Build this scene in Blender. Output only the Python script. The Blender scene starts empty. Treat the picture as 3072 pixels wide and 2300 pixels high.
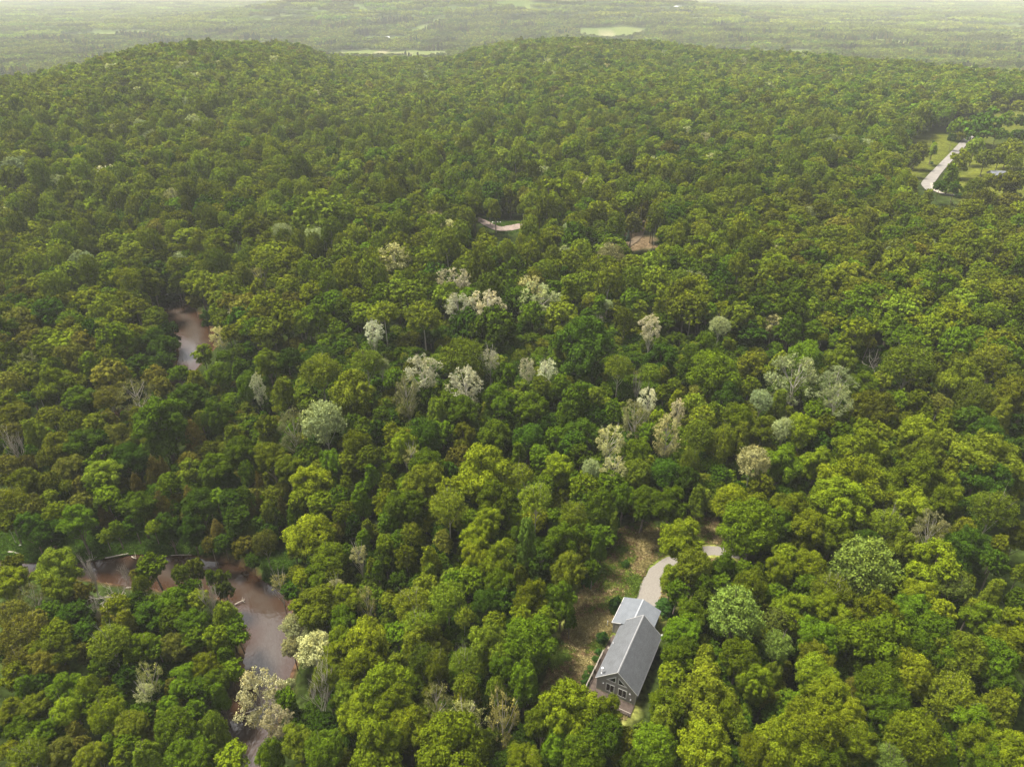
import bpy, math, random
import numpy as np
from mathutils import Vector
SC = bpy.context.scene
COL = SC.collection
rad = math.radians

# ---------------------------------------------------------------- camera (a drone 115 m above the lawn of the house)
CAM_H, PITCH, FPX, W0, H0 = 115.0, rad(30.5), 2048.0, 3072.0, 2300.0
cam_data = bpy.data.cameras.new("drone_camera")
cam_data.sensor_width = 36.0
cam_data.lens = 36.0 * FPX / W0
cam_data.clip_start, cam_data.clip_end = 1.0, 60000.0
cam = bpy.data.objects.new("drone_camera", cam_data)
COL.objects.link(cam)
cam.location = (0, 0, CAM_H)
cam.rotation_euler = (rad(90) - PITCH, 0, 0)
SC.camera = cam

# ---------------------------------------------------------------- daylight: milky sky, soft sun high up to the left
SUN_EL, SUN_AZ = rad(63), rad(-62)          # azimuth measured from +Y (view direction) towards +X
world = bpy.data.worlds.new("World"); SC.world = world
world.use_nodes = True
nt = world.node_tree; nt.nodes.clear()
sky = nt.nodes.new("ShaderNodeTexSky"); sky.sky_type = 'NISHITA'; sky.sun_disc = False
sky.sun_elevation = SUN_EL; sky.sun_rotation = SUN_AZ
sky.air_density = 1.0; sky.dust_density = 4.0; sky.ozone_density = 1.0; sky.altitude = 100
hs = nt.nodes.new("ShaderNodeHueSaturation"); hs.inputs["Saturation"].default_value = 0.25
bg = nt.nodes.new("ShaderNodeBackground"); bg.inputs["Strength"].default_value = 0.095
wo = nt.nodes.new("ShaderNodeOutputWorld")
nt.links.new(sky.outputs[0], hs.inputs["Color"]); nt.links.new(hs.outputs[0], bg.inputs["Color"]); nt.links.new(bg.outputs[0], wo.inputs["Surface"])
sun = bpy.data.lights.new("sun", 'SUN'); sun.energy = 3.9; sun.angle = rad(14); sun.color = (1.0, 0.95, 0.82)
so = bpy.data.objects.new("sun", sun); COL.objects.link(so)
sdir = Vector((math.sin(SUN_AZ)*math.cos(SUN_EL), math.cos(SUN_AZ)*math.cos(SUN_EL), math.sin(SUN_EL)))
so.rotation_euler = sdir.to_track_quat('Z', 'Y').to_euler()
so.location = (-200, 200, 400)

SC.view_settings.view_transform = 'Standard'; SC.view_settings.look = 'None'
SC.view_settings.exposure = 1.52; SC.view_settings.gamma = 1.0
SC.render.engine = 'CYCLES'
cy = SC.cycles
cy.max_bounces = 5; cy.diffuse_bounces = 3; cy.glossy_bounces = 2; cy.transmission_bounces = 3
cy.volume_bounces = 3; cy.transparent_max_bounces = 4; cy.caustics_reflective = False; cy.caustics_refractive = False
cy.use_denoising = True; cy.use_adaptive_sampling = False

# ---------------------------------------------------------------- pixel <-> place (pixels of the 3072 x 2300 photo)
CP, SP = math.cos(PITCH), math.sin(PITCH)
def ray(px, py):
    X = (np.asarray(px, float) - W0/2)/FPX; U = -(np.asarray(py, float) - H0/2)/FPX
    return np.stack([X, CP + U*SP, -SP + U*CP], -1)
def project(x, y, z):
    z = z - CAM_H; d = y*CP - z*SP
    return W0/2 + FPX*x/d, H0/2 - FPX*(y*SP + z*CP)/d, d
def on_plane(px, py, z):
    d = ray(px, py); t = (z - CAM_H)/d[..., 2]
    return d[..., 0]*t, d[..., 1]*t
def poly_world(pts, z):
    a = np.array(pts, float); x, y = on_plane(a[:, 0], a[:, 1], z); return np.stack([x, y], -1)
def inside(P, x, y):
    x = np.asarray(x, float); y = np.asarray(y, float); r = np.zeros(x.shape, bool); n = len(P)
    for i in range(n):
        x1, y1 = P[i]; x2, y2 = P[(i+1) % n]
        if y1 == y2: continue
        c = ((y1 > y) != (y2 > y)) & (x < (x2-x1)*(y-y1)/(y2-y1) + x1); r ^= c
    return r
def seg_dist(P, x, y, closed=True):
    x = np.asarray(x, float); y = np.asarray(y, float); best = np.full(x.shape, 1e9); n = len(P)
    for i in range(n if closed else n-1):
        x1, y1 = P[i]; x2, y2 = P[(i+1) % n]; dx, dy = x2-x1, y2-y1
        t = np.clip(((x-x1)*dx + (y-y1)*dy)/(dx*dx+dy*dy+1e-9), 0, 1)
        best = np.minimum(best, np.hypot(x-x1-t*dx, y-y1-t*dy))
    return best
def smooth(a, b, v):
    t = np.clip((v-a)/(b-a), 0, 1); return t*t*(3-2*t)
_nr = np.random.RandomState(5)
def make_noise(scale, n=7):
    ks = [(_nr.uniform(0, 6.28), _nr.uniform(0, 6.28), scale*_nr.uniform(.55, 1.6)) for _ in range(n)]
    def f(x, y):
        s = 0
        for a, p, sc in ks: s = s + np.sin((x*math.cos(a)+y*math.sin(a))*6.283/sc + p)
        return s/math.sqrt(n/2)/1.6
    return f
nz_big, nz_mid, nz_col, nz_col2, nz_field = make_noise(420), make_noise(110), make_noise(160), make_noise(60), make_noise(520, 9)

# ---------------------------------------------------------------- lie of the land
WATER_Z = -10.0
RIVER_LOW = poly_world([(-700,1660),(-300,1680),(80,1685),(240,1690),(300,1678),(400,1662),(560,1664),(620,1680),(700,1690),(740,1712),(790,1740),(835,1762),(868,1800),
    (880,1850),(885,1900),(905,1950),(872,2020),(855,2110),(810,2200),(790,2320),(760,2600),
    (430,2600),(560,2330),(650,2210),(700,2120),(725,2040),(735,1960),(735,1890),(715,1840),(680,1800),(600,1775),(480,1770),(350,1752),(200,1722),(-300,1722),(-700,1700)], WATER_Z)
RIVER_UP = poly_world([(250,830),(330,842),(440,880),(520,900),(575,925),(610,955),(640,1000),(645,1040),(610,1080),(575,1120),(540,1200),(430,1260),(300,1290),
    (290,1250),(400,1230),(490,1180),(528,1110),(538,1060),(530,1010),(512,965),(480,925),(420,900),(330,880),(250,865)], WATER_Z)
EAST_BANK = [(700,-30),(760,60),(905,1950),(885,1800),(700,1650),(560,1300),(640,1010),(600,880),(400,760),(-400,640)]
_eb = poly_world([(1000,2600)] + EAST_BANK[2:], WATER_Z)
_eb = _eb[np.argsort(_eb[:, 1])]
CREST = np.array([(-900,250,780),(-300,240,800),(60,245,830),(200,225,850),(420,160,930),(600,128,1020),(750,132,1050),(900,146,1080),(1000,180,1080),(1100,188,1090),(1200,192,1100),(1340,186,1120),
    (1430,158,1150),(1560,124,1180),(1850,124,1180),(2000,140,1180),(2200,162,1180),(2400,175,1150),(2600,190,1100),(2800,208,1050),(3000,225,1000),(3300,240,950),(3900,260,900)], float)
_d = ray(CREST[:, 0], CREST[:, 1]); _h = np.hypot(_d[:, 0], _d[:, 1])
C_AZ = np.arctan2(_d[:, 0], _d[:, 1]); C_R = CREST[:, 2]; C_Z = CAM_H + _d[:, 2]/_h*C_R - 18.0
def height(x, y):
    x = np.asarray(x, float); y = np.asarray(y, float)
    r = np.hypot(x, y); az = np.arctan2(x, np.maximum(y, 1e-3)); az = np.where(y < 0, 0, az)
    xr = np.interp(y, _eb[:, 1], _eb[:, 0])
    h = -8.3 + 8.3*smooth(6, 55, x-xr)*smooth(-1e9, 1, 0*x+1)
    h = h*(1 - smooth(400, 700, r))
    cr = np.interp(az, C_AZ, C_R); cz = np.interp(az, C_AZ, C_Z)
    front = smooth(.42, 1.0, r/cr)*cz
    floor = -42 + 24*smooth(2200, 5200, r); back = cz*(1-smooth(0, 420, r-cr)) + floor*smooth(0, 420, r-cr)
    h = h + np.where(r < cr, front, back)
    h = h + 1.6*nz_mid(x, y)*smooth(230, 420, r) + 3.0*nz_big(x, y)*smooth(300, 700, r)*(1-smooth(950, 1300, r))
    # distant hill and plain
    hx, hy = x+120, y-3500
    h = h + 150*np.exp(-(np.abs(hx)/900)**2.6 - (hy/720)**2)*(y > 0)
    h = h + 90*np.exp(-((x-2600)/1500)**2 - ((y-7200)/900)**2) + 70*np.exp(-((x+3800)/1600)**2 - ((y-7600)/900)**2)
    h = h + 6*nz_big(x*.3, y*.3)*smooth(1500, 2600, r)
    # river beds and banks
    near = (r < 520)
    if near.any():
        xs, ys = x[near], y[near]; hn = h[near]
        for P in (RIVER_LOW, RIVER_UP):
            d = seg_dist(P, xs, ys); ins = inside(P, xs, ys)
            hn = np.where(ins, np.minimum(hn, WATER_Z - .25 - 1.2*smooth(0, 5, d)), hn)
            bank = WATER_Z + .15 + 1.3*smooth(0, 3.0, d)
            hn = np.where(~ins & (d < 14), bank + (hn-bank)*smooth(2.5, 14, d), hn)
        h = h.copy(); h[near] = hn
    return h
def height1(x, y): return float(height(np.array([x]), np.array([y]))[0])
_ts = np.concatenate([np.linspace(50, 600, 140), np.geomspace(605, 9000, 160)])
def land_at(px, py, dz=0.0):
    """ground point from which a height dz above the land shows at the pixel"""
    d = ray(px, py); hh = math.hypot(d[0], d[1]); T = _ts/hh
    X, Y, Z = d[0]*T, d[1]*T, CAM_H + d[2]*T
    below = Z < height(X, Y) + dz
    i = int(np.argmax(below)) if below.any() else len(T)-1
    if i == 0: i = 1
    a, b = T[i-1], T[i]
    T = np.linspace(a, b, 60); X, Y, Z = d[0]*T, d[1]*T, CAM_H + d[2]*T; Hh = height(X, Y); k = int(np.argmax(Z <= Hh + dz))
    if Z[k] > Hh[k] + dz: k = len(T)-1
    return float(X[k]), float(Y[k]), float(Hh[k])

# ---------------------------------------------------------------- helpers for objects
def put(name, me, parent=None, label=None, cat=None, group=None, kind=None, loc=None):
    o = bpy.data.objects.new(name, me); COL.objects.link(o)
    if parent is not None: o.parent = parent
    if loc is not None: o.location = loc
    for k, v in (("label", label), ("category", cat), ("group", group), ("kind", kind)):
        if v: o[k] = v
    return o
class MB:
    """collects vertices and faces for one mesh"""
    def __init__(s): s.v = []; s.f = []; s.m = []
    def add(s, vs, fs, m=0):
        b = len(s.v); s.v += [tuple(map(float, p)) for p in vs]; s.f += [tuple(b+i for i in f) for f in fs]; s.m += [m]*len(fs); return s
    def box(s, a, b, m=0):
        (x0, y0, z0), (x1, y1, z1) = a, b
        return s.add([(x0,y0,z0),(x1,y0,z0),(x1,y1,z0),(x0,y1,z0),(x0,y0,z1),(x1,y0,z1),(x1,y1,z1),(x0,y1,z1)],
                     [(0,3,2,1),(4,5,6,7),(0,1,5,4),(1,2,6,5),(2,3,7,6),(3,0,4,7)], m)
    def prism(s, poly, off, m=0):
        """poly: list of 3-D points (counter-clockwise seen from the side the offset points to)"""
        n = len(poly); top = [tuple(np.add(p, off)) for p in poly]
        fs = [tuple(range(n))[::-1], tuple(range(n, 2*n))] + [(i, (i+1) % n, n+(i+1) % n, n+i) for i in range(n)]
        return s.add(list(poly)+top, fs, m)
    def bar(s, p, q, w, h, m=0):
        p, q = Vector(p), Vector(q); d = (q-p).normalized(); u = d.cross(Vector((0,0,1)))
        if u.length < 1e-4: u = Vector((1,0,0))
        u.normalize(); v = u.cross(d)
        c = [-u*w/2-v*h/2, u*w/2-v*h/2, u*w/2+v*h/2, -u*w/2+v*h/2]
        return s.add([p+k for k in c]+[q+k for k in c], [(0,1,2,3),(7,6,5,4),(0,4,5,1),(1,5,6,2),(2,6,7,3),(3,7,4,0)], m)
    def tube(s, pts, rs, n=5, m=0, cap=True):
        pts = [Vector(p) for p in pts]; rings = []; u = None
        for i, p in enumerate(pts):
            d = (pts[min(i+1, len(pts)-1)]-pts[max(i-1, 0)])
            if d.length < 1e-6: d = Vector((0,0,1))
            d.normalize()
            if u is None: u = d.orthogonal().normalized()
            u = (u - d*u.dot(d)); u = u.normalized() if u.length > 1e-5 else d.orthogonal().normalized()
            v = d.cross(u)
            rings.append([p + (u*math.cos(6.2832*k/n)+v*math.sin(6.2832*k/n))*rs[i] for k in range(n)])
        vs = [q for r in rings for q in r]
        fs = [(i*n+k, i*n+(k+1) % n, (i+1)*n+(k+1) % n, (i+1)*n+k) for i in range(len(pts)-1) for k in range(n)]
        if cap: fs += [tuple(range(n))[::-1], tuple((len(pts)-1)*n+k for k in range(n))]
        return s.add(vs, fs, m)
    def mesh(s, name, mats, smooth_=False):
        me = bpy.data.meshes.new(name); me.from_pydata(s.v, [], s.f)
        for mt in mats: me.materials.append(mt)
        if len(mats) > 1: me.polygons.foreach_set("material_index", s.m)
        if smooth_: me.polygons.foreach_set("use_smooth", [True]*len(me.polygons))
        me.update(); return me

# ---------------------------------------------------------------- materials
def mat(name, color=(.5,.5,.5), rough=.7, noise=None, spec=.3, metal=0.0, bump=0.0, bscale=8.0):
    """noise = (scale, amount): brightness wear in object space"""
    m = bpy.data.materials.new(name); m.use_nodes = True; n = m.node_tree.nodes; l = m.node_tree.links
    b = n["Principled BSDF"]; b.inputs["Roughness"].default_value = rough; b.inputs["Metallic"].default_value = metal
    b.inputs["Specular IOR Level"].default_value = spec; b.inputs["Base Color"].default_value = (*color, 1)
    tc = n.new("ShaderNodeTexCoord")
    if noise:
        t = n.new("ShaderNodeTexNoise"); t.inputs["Scale"].default_value = noise[0]; t.inputs["Detail"].default_value = 5; l.new(tc.outputs["Object"], t.inputs["Vector"])
        r = n.new("ShaderNodeMapRange"); r.inputs[1].default_value = .3; r.inputs[2].default_value = .7; r.inputs[3].default_value = 1-noise[1]; r.inputs[4].default_value = 1+noise[1]
        l.new(t.outputs["Fac"], r.inputs[0])
        mx = n.new("ShaderNodeVectorMath"); mx.operation = 'SCALE'; mx.inputs[0].default_value = color; l.new(r.outputs[0], mx.inputs["Scale"]); l.new(mx.outputs[0], b.inputs["Base Color"])
    if bump:
        t = n.new("ShaderNodeTexNoise"); t.inputs["Scale"].default_value = bscale; l.new(tc.outputs["Object"], t.inputs["Vector"])
        bp = n.new("ShaderNodeBump"); bp.inputs["Strength"].default_value = bump; bp.inputs["Distance"].default_value = .05; l.new(t.outputs["Fac"], bp.inputs["Height"]); l.new(bp.outputs[0], b.inputs["Normal"])
    return m

def leaf_material(name, instanced):
    """leaf colour comes from the tree (object colour, or the point it stands on), varied clump by clump"""
    m = bpy.data.materials.new(name); m.use_nodes = True; n = m.node_tree.nodes; l = m.node_tree.links; n.clear()
    if instanced:
        c = n.new("ShaderNodeAttribute"); c.attribute_type = 'INSTANCER'; c.attribute_name = "tint"; cout = c.outputs["Color"]
    else:
        c = n.new("ShaderNodeObjectInfo"); cout = c.outputs["Color"]
    v = n.new("ShaderNodeAttribute"); v.attribute_type = 'GEOMETRY'; v.attribute_name = "leafvar"
    # leafvar (r: brightness of the leaf, g: how yellow the young shoots of the clump are)
    sp = n.new("ShaderNodeSeparateColor"); l.new(v.outputs["Color"], sp.inputs[0])
    mr = n.new("ShaderNodeMapRange"); mr.inputs[3].default_value = .35; mr.inputs[4].default_value = 1.7; l.new(sp.outputs[0], mr.inputs[0])
    sc = n.new("ShaderNodeVectorMath"); sc.operation = 'SCALE'; l.new(cout, sc.inputs[0]); l.new(mr.outputs[0], sc.inputs["Scale"])
    yl = n.new("ShaderNodeVectorMath"); yl.operation = 'MULTIPLY'; l.new(sc.outputs[0], yl.inputs[0]); yl.inputs[1].default_value = (1.38, 1.2, .8)
    mx = n.new("ShaderNodeMix"); mx.data_type = 'RGBA'; l.new(sp.outputs[1], mx.inputs[0]); l.new(sc.outputs[0], mx.inputs[6]); l.new(yl.outputs[0], mx.inputs[7])
    d = n.new("ShaderNodeBsdfDiffuse"); l.new(mx.outputs[2], d.inputs["Color"])
    tr = n.new("ShaderNodeBsdfTranslucent"); tc = n.new("ShaderNodeVectorMath"); tc.operation = 'MULTIPLY'; l.new(mx.outputs[2], tc.inputs[0]); tc.inputs[1].default_value = (1.4, 1.4, .6); l.new(tc.outputs[0], tr.inputs["Color"])
    a = n.new("ShaderNodeMixShader"); a.inputs[0].default_value = .14; l.new(d.outputs[0], a.inputs[1]); l.new(tr.outputs[0], a.inputs[2])
    o = n.new("ShaderNodeOutputMaterial"); l.new(a.outputs[0], o.inputs[0]); return m
LEAF_OBJ = leaf_material("leaves", False)
LEAF_INS = leaf_material("forest_leaves", True)
BARK = mat("bark", (.16,.13,.10), .9, (3, .4))
PALE_BARK = mat("pale_bark", (.33,.30,.24), .8, (2.5, .35))
DEAD_BARK = mat("dead_wood", (.34,.30,.25), .8, (2.5, .3))
# ---------------------------------------------------------------- where the trees stand (read off the photo, tile by tile)
# rows: x y width [height] kind, in tile units; tile = (x0, y0, scale)
TREES = [
((0,1060,2.88), """30 90 190 200 y;280 75 190 140 s;600 70 300 170 b;430 100 90 b;780 60 180 o;910 120 130 250 y;1010 130 150 200 y;1230 100 200 d;1400 60 180 d;40 260 160 230 y;290 240 180 260 o;480 280 280 320 y;700 400 230 260 g;870 250 180 y;1060 210 170 g;1330 200 180 150 b;1400 290 180 180 b;1550 180 160 g;1690 230 200 220 o;1900 200 200 250 g;2080 130 200 g;2150 320 180 300 g;950 400 220 220 b;940 560 180 140 b;1640 400 260 260 d;1400 620 430 330 g;1860 560 220 320 g;1680 720 200 300 c;120 560 250 200 o;300 700 300 250 o;450 560 200 o;640 600 200 160 o;830 620 200 220 o;500 800 250 230 o;700 780 250 230 g;880 740 200 d;1060 760 230 350 b;280 870 200 d;60 1000 200 220 b;250 960 140 180 b;440 900 200 o;590 1000 240 200 b;900 920 240 180 g;880 1040 260 240 g;1000 1060 120 220 c;1180 1130 150 200 c;1130 920 250 250 d;1330 980 160 200 c;1310 1100 100 200 c;1420 1000 120 220 c;1460 1110 180 180 g;1640 1000 160 200 g;1850 1000 260 260 g;1950 1100 200 300 d;2080 850 260 300 g;2000 700 200 g;2150 1050 150 250 g;220 1110 250 220 y;420 1120 200 180 o;700 1140 200 180 b;850 1150 180 g;580 1150 120 o;1190 390 260 300 x;180 830 130 240 n;1730 560 180 g;100 700 200 200 b;200 430 180 150 d;1180 520 160 o"""),
((768,1060,2.88), """25 320 110 330 w;100 60 220 y;280 60 200 d;560 180 300 330 f;960 90 240 240 f;1080 110 130 s;820 350 350 350 g;250 330 270 280 g;440 380 180 g;1200 230 170 g;1800 70 380 240 f;1440 180 290 310 w;1800 300 270 320 w;1310 380 220 340 t;2020 60 170 120 w;2150 200 180 250 g;2100 400 250 g;320 680 240 360 s;590 620 330 420 s;850 620 170 220 g;1050 680 160 220 d;1080 530 120 g;1180 680 150 y;1560 530 270 200 g;1800 520 250 g;1480 750 250 280 d;1280 790 230 230 y;1620 700 200 g;1790 730 200 260 o;1760 900 200 b;2060 720 260 260 g;2110 600 200 d;100 650 180 250 o;130 880 230 200 y;280 980 220 220 y;480 1120 300 230 y;880 800 230 200 y;980 900 190 200 y;800 930 170 o;660 980 200 300 g;780 1130 180 200 y;990 1050 200 g;1140 1140 220 180 y;1350 900 150 130 x;1470 980 270 220 g;1440 1120 300 200 g;1960 1030 430 380 y;1670 1020 160 d;1650 1170 200 y;30 1130 110 220 c;1005 530 60 200 n;930 640 150 g;1700 420 180 g;1480 400 200 d"""),
((1536,1060,2.88), """130 150 130 200 w;300 160 160 200 w;620 0 490 460 d;240 290 150 y;100 330 170 g;920 140 210 240 f;1190 190 170 190 f;1300 200 100 180 f;1310 340 120 150 y;1280 80 260 d;1480 150 170 200 g;1410 270 110 g;1760 220 350 260 g;2060 100 200 o;2050 280 150 o;1590 330 120 b;560 530 480 420 g;180 480 260 260 g;420 270 170 g;720 380 160 g;880 480 170 g;1170 410 150 210 w;1430 510 110 210 w;1060 600 210 330 t;1270 590 140 220 y;1340 740 230 370 t;1420 400 170 y;1570 440 190 f;1640 560 200 200 f;1600 750 240 330 f;1800 820 220 400 f;840 770 250 260 t;1850 400 240 d;2150 420 170 210 s;1950 560 220 y;1980 730 270 330 g;2140 650 210 250 o;1750 540 200 g;2080 950 260 300 t;2150 1130 200 o;140 760 240 280 d;50 850 170 g;380 740 180 200 g;600 700 250 d;250 900 180 200 g;400 990 240 240 y;600 870 160 g;520 790 200 d;680 1020 150 200 s;880 1000 200 200 t;1060 880 250 250 g;1080 1050 250 g;1530 980 160 300 f;1320 1050 250 d;60 1080 220 250 f;280 1140 170 g;620 1160 250 180 y;860 1130 210 g;1500 1120 250 d;1060 350 90 280 n;1180 690 160 g;700 560 200 d;300 640 180 d"""),
((2304,1060,2.88), """100 90 200 g;300 60 250 g;620 80 250 g;220 230 400 260 s;590 250 250 250 s;590 420 270 170 s;100 430 220 g;340 350 170 g;820 280 220 250 g;960 270 190 g;1210 130 380 240 f;980 80 120 220 n;1450 90 180 o;1650 60 210 o;1900 100 300 220 o;2080 200 190 o;2150 60 170 o;1650 250 330 230 o;1300 430 200 200 y;1480 450 180 b;1120 420 190 g;950 500 310 190 o;860 500 50 200 c;750 440 190 o;1050 580 120 160 y;1190 590 160 y;1380 570 130 y;1530 580 200 220 y;1780 430 260 o;2050 400 350 250 o;2000 550 260 o;1750 580 210 d;2130 620 180 d;1880 680 240 d;1280 700 300 200 y;960 690 170 y;830 660 160 y;300 680 240 210 y;480 620 160 y;130 670 170 230 s;620 560 210 g;400 520 210 g;430 790 190 170 d;640 700 170 g;800 850 330 320 y;1000 860 180 210 g;1350 870 280 280 g;1540 760 170 o;1700 830 210 o;1570 980 180 y;1870 920 400 350 o;1750 1050 210 d;2120 1050 250 300 o;100 950 280 330 g;420 950 260 250 y;700 1130 450 220 y;1300 1100 400 220 y;1000 1150 250 y;1540 1150 240 y;1950 1100 300 d;2150 800 140 d"""),
((0,1470,2.88), """80 120 260 o;280 100 200 b;420 60 120 y;480 190 210 170 y;100 260 200 g;250 300 220 d;300 180 200 b;650 250 270 250 g;420 350 250 d;700 120 200 200 b;60 300 160 b;900 200 130 190 c;920 60 200 g;910 390 130 y;1000 330 180 g;1180 120 260 250 g;1150 280 180 d;1400 150 200 300 c;1330 320 140 y;1450 330 210 250 d;1640 60 140 210 c;1730 140 250 250 d;1650 350 210 240 d;1870 80 160 g;1990 100 210 d;1870 320 140 160 c;1820 480 150 170 b;1930 460 150 d;2110 500 180 200 b;2180 600 130 d;2040 250 210 d;2180 200 120 250 c;2110 40 200 g;100 650 180 130 o;480 660 330 190 g;90 780 260 260 y;420 830 170 170 y;540 870 210 250 g;290 950 200 280 x;700 900 180 250 b;700 1060 220 200 d;770 770 130 260 n;1000 790 210 270 n;1085 800 60 230 n;1020 1000 170 170 y;880 1080 120 210 n;1310 650 240 190 g;1370 860 110 280 n;1230 850 150 240 f;1160 720 90 b;1690 680 160 190 g;1570 740 150 200 f;1810 740 150 150 g;1920 800 180 240 g;1500 950 250 210 g;1620 870 200 g;1720 940 170 g;1820 1020 160 200 n;1950 1080 300 190 g;1300 1080 250 d;1200 970 210 d;1480 1110 210 g;1650 1150 250 g;2000 1150 200 g;100 1080 260 210 b;300 1140 210 b;490 1150 130 y;420 1050 210 d;600 1080 200 d;1100 1130 250 o;930 1150 180 y;1340 970 200 g"""),
((768,1470,2.88), """40 150 120 350 c;110 200 120 220 g;230 170 130 250 c;360 250 150 300 g;80 470 200 250 b;400 60 200 y;560 110 210 190 y;700 100 210 g;760 200 180 y;900 80 250 g;850 300 210 d;1110 110 200 200 y;1300 150 300 250 g;1150 260 190 g;1660 150 300 300 f;2060 100 310 300 y;2000 270 230 y;460 400 380 340 y;700 390 170 230 b;960 330 170 190 o;930 430 200 g;1340 390 190 170 o;1240 430 160 g;1120 470 160 180 y;1120 600 170 250 g;1620 420 210 210 b;890 560 150 150 t;630 600 250 200 y;560 730 240 210 g;660 740 180 180 y;380 750 130 y;780 560 140 200 g;1290 560 180 210 y;1500 580 230 180 y;1500 720 210 g;1900 430 250 210 y;1880 600 240 250 y;2080 600 300 350 y;1860 780 210 g;2100 800 230 g;1050 680 160 g;1000 640 130 y;200 800 150 140 x;300 860 150 d;700 850 150 t;560 1000 350 280 o;760 960 250 210 y;400 1010 180 y;740 1120 250 g;330 1170 220 130 u;960 1000 170 300 x;1130 960 130 g;1350 1000 300 300 f;1650 980 300 350 f;1480 830 200 g;1700 800 170 g;1800 1120 160 200 f;1400 1150 250 f;1990 980 230 d;2060 1150 190 y;2150 950 200 d"""),
((1536,1470,2.88), """200 90 290 280 f;130 520 240 430 p;60 750 200 250 g;30 350 110 g;730 200 240 400 g;530 250 230 280 f;880 300 130 330 g;440 470 320 350 g;600 580 130 250 y;480 700 300 210 g;750 450 200 290 g;700 690 150 g;430 950 230 320 g;180 950 260 350 y;80 1100 210 210 y;300 1130 220 200 y;500 1080 130 250 g;1150 80 220 250 g;960 60 200 250 g;1370 120 270 250 g;1600 80 220 280 g;1130 200 140 g;620 60 200 g;1480 430 320 300 y;1570 690 320 340 g;1380 740 240 g;1440 870 180 g;1660 830 250 g;2020 350 430 420 g;1900 120 300 210 y;2130 130 200 y;1830 660 280 280 g;2010 690 170 g;2130 700 180 200 y;1820 830 200 g;2050 850 280 190 y;1930 1070 480 380 v;1560 1060 230 250 g;1500 1160 200 g;1650 930 160 g;980 640 70 50 h;895 985 110 150 h;1330 1010 160 110 h;660 770 130 h;250 640 200 d"""),
((2304,1470,2.88), """600 100 400 260 y;930 60 160 y;1030 100 160 y;1250 120 300 210 y;1480 90 260 210 y;1140 60 160 g;80 300 280 330 g;350 330 300 310 y;570 370 280 250 y;180 170 300 170 y;760 270 170 y;900 230 160 y;1030 290 260 250 f;1390 380 250 370 t;850 480 250 210 d;1130 480 250 210 g;1950 180 330 340 f;1700 350 190 o;1730 480 300 250 d;2150 380 210 230 o;2000 480 210 o;1950 620 210 d;150 580 210 190 y;90 700 250 250 y;350 650 250 210 y;830 680 560 280 v;1420 660 420 280 y;1600 830 250 260 v;550 880 300 230 f;350 860 230 170 g;60 900 180 g;200 1010 280 230 y;500 1030 300 y;780 960 210 g;1000 950 180 y;1300 900 250 210 y;1230 1040 300 260 g;900 1130 420 260 y;620 1150 250 y;1500 1050 210 y;1950 900 250 320 o;1750 1020 210 g;1850 1100 250 g;2150 950 190 g;2150 1130 210 y;2180 700 160 o;60 1130 210 190 v;220 1150 200 y"""),
((0,1880,2.88), """200 80 350 210 b;490 60 220 170 y;720 60 200 200 d;50 170 200 d;470 200 300 190 o;260 190 190 o;180 300 260 250 b;400 330 300 b;720 210 200 190 b;950 150 300 300 f;1200 150 250 g;900 330 210 g;1520 160 220 230 b;1350 170 160 g;1870 90 200 200 y;1700 80 210 g;2050 60 210 200 g;1790 330 230 230 y;1930 250 210 g;2000 380 200 g;130 420 210 y;230 520 260 210 g;550 530 250 210 g;350 480 210 d;760 560 200 270 y;920 580 160 y;1290 450 200 270 x;1250 580 160 t;1100 430 190 d;1600 450 250 g;1720 540 210 g;1850 480 250 g;100 740 210 230 o;300 700 260 220 o;560 740 220 210 y;200 860 250 g;420 880 230 g;320 970 200 g;930 760 280 290 y;720 680 200 g;1130 860 250 g;1240 740 200 d;1450 680 160 g;1500 880 330 330 g;1700 700 170 g;1850 950 230 390 g;1900 600 250 290 g;640 890 210 170 b;250 1130 300 210 o;90 1080 160 180 o;520 1080 240 250 b;700 1010 200 170 b;780 1130 250 210 o;950 1000 210 200 g;1050 1120 150 160 y;1250 1110 330 230 g;1600 1050 300 250 g;1750 1130 250 g;1100 980 200 g;60 870 170 d;2000 1140 230 170 y"""),
((768,1880,1.656), """30 360 230 280 q;110 470 150 160 q;200 20 150 70 u;300 120 190 140 u;180 95 100 80 u;165 285 60 50 u;150 360 100 100 g;310 375 130 130 n;350 250 130 y;400 150 130 y;550 90 200 180 y;420 60 130 y;530 240 200 140 y;450 330 150 150 g;650 320 230 180 y;690 400 200 170 y;500 430 180 y;820 60 200 110 o;830 180 130 180 f;900 200 120 150 f;690 190 110 g;1030 180 130 130 f;1040 300 130 110 f;900 380 130 170 x;1040 470 180 180 x;1190 310 90 120 f;1220 480 170 280 x;1170 80 200 180 g;1230 200 130 g;600 570 280 200 y;760 500 180 y;340 610 180 140 g;200 560 150 110 o;80 620 180 150 g;980 640 320 170 y;470 520 110 d"""),
((1536,1880,1.656), """100 80 230 240 g;60 250 200 180 g;290 410 270 240 y;465 430 160 160 y;450 540 200 180 g;230 560 190 g;150 460 150 y;60 650 160 110 y;600 670 140 110 g;350 620 200 g;760 405 165 140 y;790 250 130 110 y;960 160 160 150 o;820 170 150 150 g;1130 150 180 130 y;740 480 200 g;960 350 280 230 o;1050 420 160 y;1200 270 150 190 y;960 610 240 170 y;1220 620 160 160 y;1130 510 90 120 f;700 600 190 g;840 40 150 g;860 110 130 g"""),
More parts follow.
